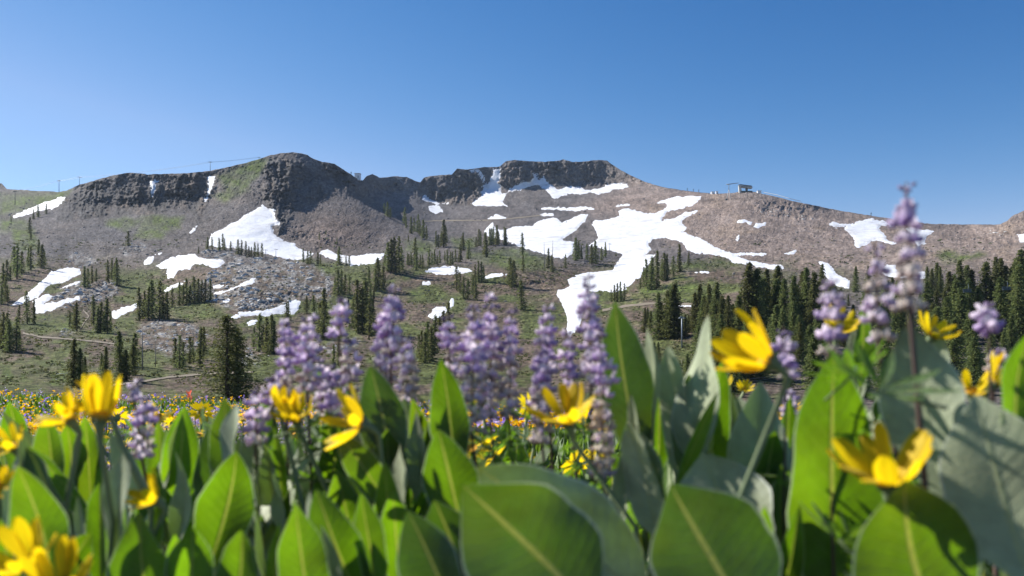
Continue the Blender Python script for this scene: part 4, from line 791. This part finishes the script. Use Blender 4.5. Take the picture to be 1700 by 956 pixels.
near_plant('plant with the widest dark green leaf at the bottom centre', 960, .68, [(770,803,1000,1030,215,.60,2,.0,2),(794,774,1090,1010,150,.67,38,.03,1),(1040,700,1095,900,48,.78,52,.0,1),(1066,716,1105,900,36,.8,58,0,1)],
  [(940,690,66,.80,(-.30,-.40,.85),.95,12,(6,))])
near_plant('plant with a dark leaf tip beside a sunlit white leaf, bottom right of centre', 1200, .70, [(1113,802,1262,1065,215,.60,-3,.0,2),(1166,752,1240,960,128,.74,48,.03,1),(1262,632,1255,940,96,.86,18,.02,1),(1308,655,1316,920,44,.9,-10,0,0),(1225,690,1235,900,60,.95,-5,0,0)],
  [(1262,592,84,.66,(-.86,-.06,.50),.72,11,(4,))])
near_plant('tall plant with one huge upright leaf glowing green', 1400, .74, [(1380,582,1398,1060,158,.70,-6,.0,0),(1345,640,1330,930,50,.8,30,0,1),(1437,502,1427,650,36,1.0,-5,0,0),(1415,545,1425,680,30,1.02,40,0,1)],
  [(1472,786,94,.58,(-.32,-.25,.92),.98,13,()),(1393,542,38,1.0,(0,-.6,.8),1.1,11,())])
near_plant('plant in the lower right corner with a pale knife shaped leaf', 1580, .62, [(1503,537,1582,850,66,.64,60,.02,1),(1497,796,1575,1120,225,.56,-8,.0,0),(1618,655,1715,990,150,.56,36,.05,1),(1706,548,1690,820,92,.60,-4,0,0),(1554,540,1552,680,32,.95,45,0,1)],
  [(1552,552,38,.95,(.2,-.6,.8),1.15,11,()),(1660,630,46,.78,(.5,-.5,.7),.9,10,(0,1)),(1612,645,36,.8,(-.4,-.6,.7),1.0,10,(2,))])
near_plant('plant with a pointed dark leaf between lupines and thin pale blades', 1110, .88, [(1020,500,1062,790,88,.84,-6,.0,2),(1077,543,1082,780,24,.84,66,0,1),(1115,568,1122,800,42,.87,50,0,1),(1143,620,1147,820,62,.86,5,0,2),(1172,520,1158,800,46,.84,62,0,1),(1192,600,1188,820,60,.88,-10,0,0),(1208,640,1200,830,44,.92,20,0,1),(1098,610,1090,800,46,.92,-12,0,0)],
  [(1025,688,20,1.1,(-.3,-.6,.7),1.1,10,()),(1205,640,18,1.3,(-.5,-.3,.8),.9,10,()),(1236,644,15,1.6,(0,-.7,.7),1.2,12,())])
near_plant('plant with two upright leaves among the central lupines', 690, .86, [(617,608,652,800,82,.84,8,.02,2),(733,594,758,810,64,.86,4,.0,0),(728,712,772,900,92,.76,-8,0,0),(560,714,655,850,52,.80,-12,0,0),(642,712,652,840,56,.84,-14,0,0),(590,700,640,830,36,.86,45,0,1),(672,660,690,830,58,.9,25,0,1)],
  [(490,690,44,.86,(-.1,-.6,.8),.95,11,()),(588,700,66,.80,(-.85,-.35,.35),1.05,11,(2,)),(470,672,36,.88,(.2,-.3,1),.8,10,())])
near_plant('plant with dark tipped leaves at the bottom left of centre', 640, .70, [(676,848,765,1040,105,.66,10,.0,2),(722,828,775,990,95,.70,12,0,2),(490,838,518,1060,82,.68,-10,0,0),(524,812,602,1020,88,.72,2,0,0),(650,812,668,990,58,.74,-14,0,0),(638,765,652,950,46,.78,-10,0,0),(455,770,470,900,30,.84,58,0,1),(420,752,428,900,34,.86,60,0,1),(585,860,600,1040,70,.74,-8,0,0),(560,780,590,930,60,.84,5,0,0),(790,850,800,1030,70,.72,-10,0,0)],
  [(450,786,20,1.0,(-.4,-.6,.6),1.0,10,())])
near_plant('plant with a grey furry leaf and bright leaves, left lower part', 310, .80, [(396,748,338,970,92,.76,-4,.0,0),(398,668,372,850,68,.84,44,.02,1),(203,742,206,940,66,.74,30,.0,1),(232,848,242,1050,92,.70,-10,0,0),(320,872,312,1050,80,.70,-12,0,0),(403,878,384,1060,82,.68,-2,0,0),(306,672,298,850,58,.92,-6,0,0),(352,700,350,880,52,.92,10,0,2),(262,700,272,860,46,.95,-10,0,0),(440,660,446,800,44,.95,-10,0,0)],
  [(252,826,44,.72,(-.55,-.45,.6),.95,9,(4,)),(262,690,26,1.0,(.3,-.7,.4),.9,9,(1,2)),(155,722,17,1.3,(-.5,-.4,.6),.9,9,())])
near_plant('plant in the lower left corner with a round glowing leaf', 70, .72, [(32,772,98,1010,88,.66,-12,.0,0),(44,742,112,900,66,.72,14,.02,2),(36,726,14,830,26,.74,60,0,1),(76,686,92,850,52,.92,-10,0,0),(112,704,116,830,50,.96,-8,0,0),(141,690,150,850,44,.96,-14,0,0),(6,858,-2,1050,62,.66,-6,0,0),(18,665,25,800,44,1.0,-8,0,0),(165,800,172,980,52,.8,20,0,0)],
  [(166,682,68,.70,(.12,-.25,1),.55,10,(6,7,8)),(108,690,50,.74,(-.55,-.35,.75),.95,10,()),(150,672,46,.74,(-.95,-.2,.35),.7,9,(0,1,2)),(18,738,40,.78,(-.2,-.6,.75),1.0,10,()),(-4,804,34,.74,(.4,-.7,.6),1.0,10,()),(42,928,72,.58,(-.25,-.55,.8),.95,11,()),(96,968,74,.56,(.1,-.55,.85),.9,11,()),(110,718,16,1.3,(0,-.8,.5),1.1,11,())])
EX = random.Random(5)
def extra(n, x0, x1, y0, y1, d0, d1, label):
    lv = []
    for i in range(n):
        x = x0 + (x1 - x0) * (i + EX.random()) / n; y = EX.uniform(y0, y1); lean = EX.gauss(0, 45); L = EX.uniform(150, 230); pale = EX.random() < .34
        lv.append((x, y, x - lean, y + L, EX.uniform(26, 60), EX.uniform(d0, d1), EX.uniform(25, 65) if pale else EX.uniform(-35, 25), EX.uniform(-.05, .06), int(pale)))
    near_plant(label, (x0 + x1) / 2, (d0 + d1) / 2, lv)
for k, (x0, x1, w) in enumerate([(-20, 130, 'in the far left corner'), (130, 290, 'left of the squat left lupine stalk'), (290, 450, 'below the low violet lupine'), (450, 600, 'below the orange yellow flower pair'), (600, 760, 'below the double violet lupine'), (1040, 1200, 'below the thin pale blades'), (1200, 1340, 'beside the huge upright leaf'), (1440, 1560, 'behind the open bloom at lower right'), (1560, 1720, 'in the far right corner')]):
    extra(11, x0, x1, 660 if k < 5 else 640, 790, .80, 1.08, 'crowded narrow leaved plant ' + w)
for k, (x0, x1, w) in enumerate([(100, 300, 'at the bottom left edge'), (420, 640, 'at the bottom edge left of the widest leaf'), (1180, 1420, 'at the bottom edge under the huge leaf')]):
    extra(9, x0, x1, 810, 900, .70, .82, 'low leafy plant ' + w)
# --- lupines
def floret_mesh(kind, mat):
    v, f = ico(1); w = v * [.30, .60, .32] * np.clip(1.15 - .45 * v[:, 1:2], .5, 1.4) + [0, .62, 0]; w[:, 2] += .25 * v[:, 1] ** 2                          # wings and keel
    V = [w]; Fc = [f]
    if kind:                                           # banner petal folded back
        T, S = np.meshgrid(np.linspace(0, 1, 4), np.linspace(-1, 1, 5), indexing='ij'); b = np.stack([S * .58 * np.sin(T * 2.4 + .5), .30 + .10 * T - .30 * S * S + .15 * T * T, .05 + .95 * T], -1).reshape(-1, 3); i = np.arange(20).reshape(4, 5)
        q = np.stack([i[:-1, :-1], i[:-1, 1:], i[1:, 1:], i[1:, :-1]], -1).reshape(-1, 4); tri = np.concatenate([q[:, [0, 1, 2]], q[:, [0, 2, 3]]]); V.append(b); Fc.append(tri + len(v))
    return mesh('floret', np.concatenate(V), np.concatenate(Fc), mat, True)
FL = {k: floret_mesh(b, M[k]) for k, b in (('violet', 1), ('lilac', 1), ('faded', 1), ('bud', 0))}
def palmate(seed, n=8):
    g = np.random.default_rng(seed); V, Fc, U = [], [], []; o = 0
    for k in range(n):
        a = k / n * 6.283 + g.uniform(-.1, .1); el = g.uniform(.1, .55); d = np.array([math.cos(a) * math.cos(el), math.sin(a) * math.cos(el), math.sin(el)])
        v, f, uv = leaf_geo(d * .06, d * g.uniform(.8, 1.05), .19, np.array([0, 0, 1.0]), .35, .05, .03, seed * 10 + k, 8, 5); V.append(v); Fc.append(f + o); U.append(uv); o += len(v)
    return mesh('leaf', np.concatenate(V), np.concatenate(Fc), M['lupleaf'], True, uv=np.concatenate(U))
PALM = [palmate(k) for k in range(5)]
def lupine(label, x, ytop, ybot, wpx, d, seed, fade=.45, dens=1.0, budf=.18, leaves=6, group='lupine spikes in front'):
    g = np.random.default_rng(seed); top = P(x, ytop, d); bot = P(x + g.uniform(-8, 8), ybot, d + g.uniform(-.02, .02)); rx, ry = bot[0] + g.uniform(-.05, .05), d + g.uniform(-.03, .05); root = np.array([rx, ry, float(meadow_z(rx, ry))])
    pl = empty('lupine', root); tag(pl, label, 'lupine', group); k = d / F; rad = wpx * k / 2 * .88; ts = .55 if dens < .8 else 1.0
    st = MB(); st.tube([root - root, (root * .4 + bot * .6) - root + [.01, 0, 0], bot - root, top - root], [.0034 * ts, .0028 * ts, .0017 * ts, .0007 * ts], 6); sp = obj('flower_spike', st.mesh('flower_spike', M['lupstem'], True), pl)
    H = np.linalg.norm(top - bot); nw = max(4, int(H / (.0118 / dens ** .5))); per = max(5, int(round(7 * dens)))
    for i in range(nw):
        t = (i + .5) / nw; c = bot * (1 - t) + top * t - root; grow = np.clip((1 - t) / .35, .4, 1) ** .6
        for j in range(per):
            if g.random() > .85 * dens ** .3: continue
            a = j / per * 6.283 + i * .5 + g.uniform(-.2, .2); s = .0108 * grow * g.uniform(.6, 1.3) * (max(rad, .02) / .026) ** .6; u = g.random()
            kind = 'bud' if t > 1 - budf and u < .75 else ('faded' if (t < fade and u < .85 - .6 * t / max(fade, .01) * .6) else ('violet' if u < .55 else 'lilac'))
            if kind == 'faded': s *= .8
            r = rad * grow * g.uniform(.22, .62); o = obj('floret', FL[kind], sp, c + np.array([math.cos(a) * r, math.sin(a) * r, g.uniform(-.003, .003)]), (g.uniform(-.2, .5), g.uniform(-.3, .3), a - 1.571 + g.uniform(-.4, .4)), s)
    for i in range(leaves):
        t = g.uniform(.35, .95); c = (bot - root) * t; a = g.uniform(0, 6.283); s = g.uniform(.03, .05); o = c + np.array([math.cos(a), math.sin(a), .3]) * g.uniform(.03, .07)
        lf = obj('leaf', PALM[int(g.integers(5))], pl, o, (g.uniform(-.5, .5), g.uniform(-.5, .5), g.uniform(0, 6.28)), s); obj('leaf_stalk', MB().tube([c - o, (0, 0, 0)], [.0014, .0011], 4).mesh('leaf_stalk', M['stem'], True), lf).scale = (1 / s,) * 3
    return pl
LUP = [(473,528,665,44,.96,.30,1.0,'leftmost dense violet spike beside the orange yellow flower pair'),(512,522,655,62,.92,.35,1.1,'broad violet spike second in the central lupine row'),(548,600,700,44,.95,.2,1.0,'short violet spike behind the yellow flower pair'),
 (567,490,565,38,1.0,0.,1.0,'thin violet spike standing before the dark conifer belt'),(580,560,690,52,.98,.95,1.0,'faded spike just below the thin violet spike'),(637,500,640,44,.96,.3,1.0,'left half of the double violet spike left of centre'),(656,474,610,52,.95,.35,1.1,'right taller half of the double violet spike'),
 (676,556,688,50,.92,.8,1.1,'beige faded spike left of the central upright leaf'),(744,520,655,42,.98,.5,1.0,'slim spike between the two upright central leaves'),(787,505,725,64,.90,.5,1.15,'thick violet spike left in the central cluster'),(814,487,700,54,.94,.55,1.1,'tallest spike of the central violet cluster'),
 (850,508,700,44,.95,.62,1.0,'slim spike at the right side of the central cluster'),(908,503,640,40,.95,.2,.9,'thin topped spike above the big central yellow flower'),(898,560,740,54,.90,.5,1.15,'dense spike left of the big central yellow flower'),(940,548,690,44,.95,.3,1.0,'spike directly behind the big central yellow flower'),
 (977,452,640,52,.90,.25,1.05,'vivid violet spike in front of the snow tongue'),(996,548,800,58,.82,.65,1.1,'long fading spike right of the big central yellow flower'),(1505,302,530,56,.60,.5,.85,'tallest loose spike reaching into the blue sky'),(1453,402,580,50,.66,.6,.8,'loose half faded spike left of the tallest one'),
 (1380,458,600,44,.70,.25,.65,'loose pale violet spike behind the huge upright leaf'),(1300,540,640,42,.78,.35,.75,'small loose spike right of the large side facing yellow flower'),(1640,500,565,44,.72,.0,.75,'short loose spike near the right edge'),(1652,580,640,40,.8,.7,.8,'faded spike among the right edge yellow flowers'),
 (240,655,765,48,.88,.45,1.1,'squat violet spike among the left yellow flowers'),(428,640,745,54,.86,.15,1.0,'low violet spike left of the orange yellow flower pair'),(455,620,700,40,.95,.2,1.0,'violet spike just left of the leftmost dense one'),(230,628,668,22,1.0,.9,.8,'thin dull spike above the squat left lupine'),(1312,645,700,28,.95,.2,.9,'small pale spike by the huge leaf edge'),(530,590,700,40,1.02,.4,1.0,'small violet spike behind the broad second spike')]
for i, (x, yt, yb, w, d, fade, dens, lab) in enumerate(LUP): lupine(lab, x, yt, yb, w, d, 300 + i, fade, dens, leaves=9 if 450 < x < 1010 else 5)
# --- plants a few steps away, built once each and set out as copies
def leaf_unit(seed):
    g = np.random.default_rng(seed); v, f, uv = leaf_geo((0, 0, .12), (0, g.uniform(-.1, .1), 1.0), g.uniform(.24, .33), np.array([0, -1.0, .1]), g.uniform(.15, .45), g.uniform(-.05, .09), .12, seed, 12, 7, np.zeros(3), g.uniform(-.5, .5)); return v, f, uv
LV = [leaf_unit(k) for k in range(8)]; LEAFM = [mesh('leaf', v, f, M['leaf_pale' if k % 3 == 0 else 'leaf'], True, uv=uv) for k, (v, f, uv) in enumerate(LV)]
def head_mesh():
    V = []; Fc = []; mi = []; o = 0
    for k in range(12):
        a = k / 12 * 6.283; c, s = math.cos(a), math.sin(a); v = np.array([(0, .2, 0), (-.17, .6, .12), (0, 1.0, .05), (.17, .6, .12)]); v = np.stack([v[:, 0] * c - v[:, 1] * s, v[:, 0] * s + v[:, 1] * c, v[:, 2] + .1 * math.sin(k * 2.1)], -1); V.append(v); Fc.append((o, o + 1, o + 2, o + 3)); mi.append(0); o += 4
    for r_, z, m_ in ((.26, .1, 1), (.24, -.25, 2)):
        n = 8; V.append(np.array([(r_ * math.cos(6.283 * q / n), r_ * math.sin(6.283 * q / n), z) for q in range(n)])); Fc.append(tuple(range(o, o + n))); mi.append(m_); o += n
    for q in range(8): Fc.append((o - 16 + q, o - 16 + (q + 1) % 8, o - 8 + (q + 1) % 8, o - 8 + q)); mi.append(2)
    return mesh('flower', np.concatenate(V), Fc, [M['yellow'], M['disc'], M['bract']], True, mi=mi)
HEAD = head_mesh(); STEM = MB().tube([(0, 0, 0), (.01, .01, .5), (0, 0, 1)], [.012, .010, .009], 5).mesh('stem', M['stem'], True)
spots = []
g = np.random.default_rng(17)
def free(x, y, r): return all((x - a) ** 2 + (y - b) ** 2 > r * r for a, b in spots)
def scatter(n, x0, x1, d0, d1, r):
    k = 0; out = []
    while len(out) < n and k < n * 60:
        k += 1; d = 1 / g.uniform(1 / d1, 1 / d0); px = g.uniform(x0, x1); x = (px - CX) / F * d
        if free(x, d, r): spots.append((x, d)); out.append((px, x, d))
    return sorted(out)
def mid_plants(rows, where):
    for i, (px, x, d) in enumerate(rows):
        loc = (x, d, float(meadow_z(x, d))); pl = empty('mules_ear_plant', loc); pl.rotation_euler = (0, 0, g.uniform(0, 6.28)); tag(pl, f'{ordinal(i)} leafy plant from the left {where}', 'plant', 'leafy plants behind the front row')
        n = int(g.integers(5, 9)); h = g.uniform(.27, .38) * (1.0 if d > 1.5 else .95)
        for k in range(n):
            a = k / n * 6.283 + g.uniform(-.4, .4); ti = g.uniform(.12, .55); obj('leaf', LEAFM[int(g.integers(8))], pl, (.02 * math.cos(a), .02 * math.sin(a), 0), Matrix.Rotation(a, 3, 'Z').to_euler() if False else (ti, 0, a), h * g.uniform(.8, 1.15))
        for k in range(int(g.choice([1, 1, 2, 3]) if d > 1.6 else 0)):
            a = g.uniform(0, 6.283); hh = h * g.uniform(1.0, 1.28); tx, ty = .06 * math.cos(a), .06 * math.sin(a); s = obj('flower_stem', STEM, pl, (0, 0, 0), (-math.atan2(ty, hh), math.atan2(tx, hh), 0), hh); o = obj('flower', HEAD, s, (0, 0, 1.0), (g.uniform(-.9, .9), g.uniform(-.9, .9), g.uniform(0, 6)), g.uniform(.032, .042) / hh)
mid_plants(scatter(34, -60, 560, 1.15, 2.0, .16), 'just behind the left half of the front row')
mid_plants(scatter(46, 520, 1760, 1.05, 2.0, .16), 'just behind the right half of the front row')
mid_plants(scatter(70, -80, 640, 2.0, 5.0, .28), 'in the flowery meadow left of centre')
mid_plants(scatter(12, 640, 1780, 2.0, 3.5, .28), 'in the meadow gaps right of centre')
def small_spike(seed):
    g = np.random.default_rng(seed); V = []; Fc = []; mi = []; o = 0; v0 = np.array([(-.5, 0, 0), (0, -.5, .1), (.5, 0, 0), (0, .5, .1), (0, 0, .55), (0, 0, -.4)]); f0 = [(0, 1, 4), (1, 2, 4), (2, 3, 4), (3, 0, 4), (1, 0, 5), (2, 1, 5), (3, 2, 5), (0, 3, 5)]
    for i in range(13):
        for j in range(6):
            a = j * 1.047 + i * .5 + g.uniform(-.2, .2); t = i / 13; r = .075 * (1 - .6 * t); c = np.array([r * math.cos(a), r * math.sin(a), .55 + .45 * t]); s = .05 * (1 - .5 * t) * g.uniform(.8, 1.2); V.append(v0 * s + c); Fc += [tuple(q + o for q in w) for w in f0]; u = g.random(); mi += [0 if u < .5 else (1 if u < .85 else 2)] * 8; o += 6
    m = MB(); m.tube([(0, 0, 0), (0, 0, 1)], [.012, .006], 5); V.append(np.array(m.v)); Fc += [tuple(q + o for q in w) for w in m.f]; mi += [3] * len(m.f)
    return mesh('flower_spike', np.concatenate(V), Fc, [M['violet'], M['lilac'], M['faded'], M['lupstem']], True, mi=mi)
SPIKE = [small_spike(k) for k in range(3)]
for i, (px, x, d) in enumerate(scatter(34, -40, 520, 1.7, 5.5, .2)):
    pl = empty('lupine', (x, d, float(meadow_z(x, d)))); tag(pl, f'{ordinal(i)} small lupine from the left in the flowery left meadow', 'lupine', 'small lupines in the left meadow'); h = g.uniform(.32, .42)
    for k in range(int(g.integers(1, 4))): obj('flower_spike', SPIKE[int(g.integers(3))], pl, (g.uniform(-.06, .06), g.uniform(-.06, .06), 0), (g.uniform(-.15, .15), g.uniform(-.15, .15), g.uniform(0, 6)), h * g.uniform(.8, 1.1))
    for k in range(5): obj('leaf', PALM[k], pl, (g.uniform(-.07, .07), g.uniform(-.07, .07), g.uniform(.08, .25)), (g.uniform(-.5, .5), g.uniform(-.5, .5), 0), .055)
PB = []
for k in range(2):
    m = MB(); gg = np.random.default_rng(k)
    for i in range(26):
        a = gg.uniform(0, 6.283); z = gg.uniform(.0, 1); r = .22 * (1 - .5 * z); d = np.array([math.cos(a), math.sin(a), 1.2]); e = np.array([-math.sin(a), math.cos(a), 0]) * .08; c = np.array([r * math.cos(a) * .4, r * math.sin(a) * .4, z]); m.add([c, c + d * .16 + e, c + d * .34, c + d * .16 - e], [(0, 1, 2, 3)])
    PB.append(m.mesh('bracts', M['red']))
for i, (px, py, d) in enumerate([(180, 652, 4.6), (176, 672, 4.2), (188, 678, 4.3), (315, 658, 5.5)]):
    p = P(px, py, d); z0 = float(meadow_z(p[0], p[1])); pl = empty('paintbrush_flower', (p[0], p[1], z0)); hh = max(.1, p[2] - z0); obj('stem', STEM, pl, (0, 0, 0), None, (.35, .35, hh)); obj('bracts', PB[i % 2], pl, (0, 0, hh - .03), (0, .1, i), .055)
    tag(pl, f'{ordinal(i)} scarlet paintbrush flower from the left or front in the meadow', 'wildflower', 'scarlet paintbrush flowers')
# --- the far meadow, too many to count
def mass(name, label, cat, n, d0, d1, x0, x1, kind):
    g = np.random.default_rng(len(name) * 31 + n); V = []; Cc = []; d = 1 / g.uniform(1 / d1, 1 / d0, n) * 1.0; d = np.where(g.random(n) < .5, g.uniform(d0, d1, n), d); px = g.uniform(x0, x1, n); x = (px - CX) / F * d; z = meadow_z(x, d); B = np.stack([x, d, z], -1)
    if kind == 'leaf':
        a = g.uniform(0, 6.283, n); ti = g.uniform(.05, .75, n); h = g.uniform(.18, .36, n); w = h * g.uniform(.10, .16, n); off = np.stack([g.uniform(-.12, .12, n), g.uniform(-.12, .12, n), 0 * a], -1)
        dr = np.stack([np.sin(ti) * np.cos(a), np.sin(ti) * np.sin(a), np.cos(ti)], -1) * h[:, None]; b = g.uniform(0, 6.283, n); sd = np.stack([np.cos(b), np.sin(b), .2 * np.sin(a)], -1) * w[:, None]; B = B + off
        nn = np.cross(dr, sd); nn /= np.linalg.norm(nn, axis=1, keepdims=True); nn *= w[:, None] * .35
        V = np.stack([B, B + dr * .55 + sd + nn, B + dr, B + dr * .55 - nn * .6], 1); V2 = np.stack([B, B + dr * .55 - nn * .6, B + dr, B + dr * .55 - sd + nn], 1); V = np.concatenate([V, V2]); pale = g.random(n) < .22
        c = np.where(pale[:, None], np.array([.22, .28, .17]), np.array([.115, .19, .035])) * g.uniform(.7, 1.25, n)[:, None]; Cc = np.concatenate([c, c])
    else:
        k = 5; hgt = g.uniform(.24, .42, n); r = g.uniform(.020, .034, n) if kind == 'yellow' else np.full(n, .016); Vs = []; Cs = []
        for q in range(k):
            if kind == 'yellow':
                a = g.uniform(0, 6.283, n); u = np.stack([np.cos(a), np.sin(a), g.uniform(-.3, .8, n)], -1) * r[:, None]; s = np.cross(u, g.normal(size=(n, 3))); s *= (r * .55 / (np.linalg.norm(s, axis=1) + 1e-9))[:, None]; o = B + np.stack([0 * a, 0 * a, hgt], -1); c = np.array([.93, .63, .006]) * g.uniform(.75, 1.1, n)[:, None]
            else:
                o = B + np.stack([g.normal(size=n) * .012, g.normal(size=n) * .012, hgt + .1 * (q / k - .4)], -1); u = g.normal(size=(n, 3)) * r[:, None]; s = np.cross(u, g.normal(size=(n, 3))); s *= (r * .9 / (np.linalg.norm(s, axis=1) + 1e-9))[:, None]; c = np.where((g.random(n) < .6)[:, None], np.array([.30, .20, .56]), np.array([.52, .42, .62])) * g.uniform(.8, 1.15, n)[:, None]
            Vs.append(np.stack([o - u * .3, o + u * .4 + s, o + u, o + u * .4 - s], 1)); Cs.append(c)
        V = np.concatenate(Vs); Cc = np.concatenate(Cs)
    f = np.arange(len(V) * 4).reshape(-1, 4); tag(obj(name, mesh(name, V.reshape(-1, 3), f, M['mass'], False, col=np.repeat(Cc, 4, 0))), label, cat, kind='stuff')
mass('meadow_leaves', 'dense green leaves of the far meadow up to its brow', 'leaves', 95000, 3.4, 20.5, -150, 1000, 'leaf')
mass('meadow_yellow_flowers', 'countless small yellow flowers of the far meadow', 'flowers', 5600, 4.4, 20.5, -150, 1000, 'yellow')
mass('meadow_purple_flowers', 'hazy purple lupine sprinkled through the far meadow', 'flowers', 2600, 4.4, 20.5, -150, 1000, 'purple')
# undergrowth between the front plants
n = 34000; d = g.uniform(.5, 4.2, n); px = g.uniform(-250, 1950, n); x = (px - CX) / F * d; B = np.stack([x, d, meadow_z(x, d) + g.uniform(0, .27, n)], -1); a = g.uniform(0, 6.283, n); u = np.stack([np.cos(a), np.sin(a), g.uniform(-.1, 1.1, n)], -1) * g.uniform(.012, .034, n)[:, None]; s = np.cross(u, g.normal(size=(n, 3))); s *= (g.uniform(.003, .008, n) / (np.linalg.norm(s, axis=1) + 1e-9))[:, None]
V = np.stack([B, B + u * .5 + s, B + u, B + u * .5 - s], 1); c = np.where((g.random(n) < .15)[:, None], np.array([.22, .26, .16]), np.array([.12, .22, .035])) * g.uniform(.6, 1.35, n)[:, None]
tag(obj('undergrowth', mesh('undergrowth', V.reshape(-1, 3), np.arange(n * 4).reshape(-1, 4), M['mass'], False, col=np.repeat(c, 4, 0))), 'tangled small leaves between the front plants', 'undergrowth', kind='stuff')

# ------------------------------------------------------------------ thin blue mountain air between the viewer and the far slopes
hz = NT('mountain_air'); pv = hz('VolumePrincipled', {'Color': (0.62, 0.78, 1.0, 1), 'Density': 0.000048, 'Anisotropy': 0.1}); hz.t.links.new(pv.outputs[0], hz.out.inputs['Volume'])
tag(obj('haze', MB().box((0, 0, 160.0), (4200.0, 4200.0, 178.0)).mesh('haze', hz.mat)), 'thin bluish air over the valley', 'haze', kind='stuff')
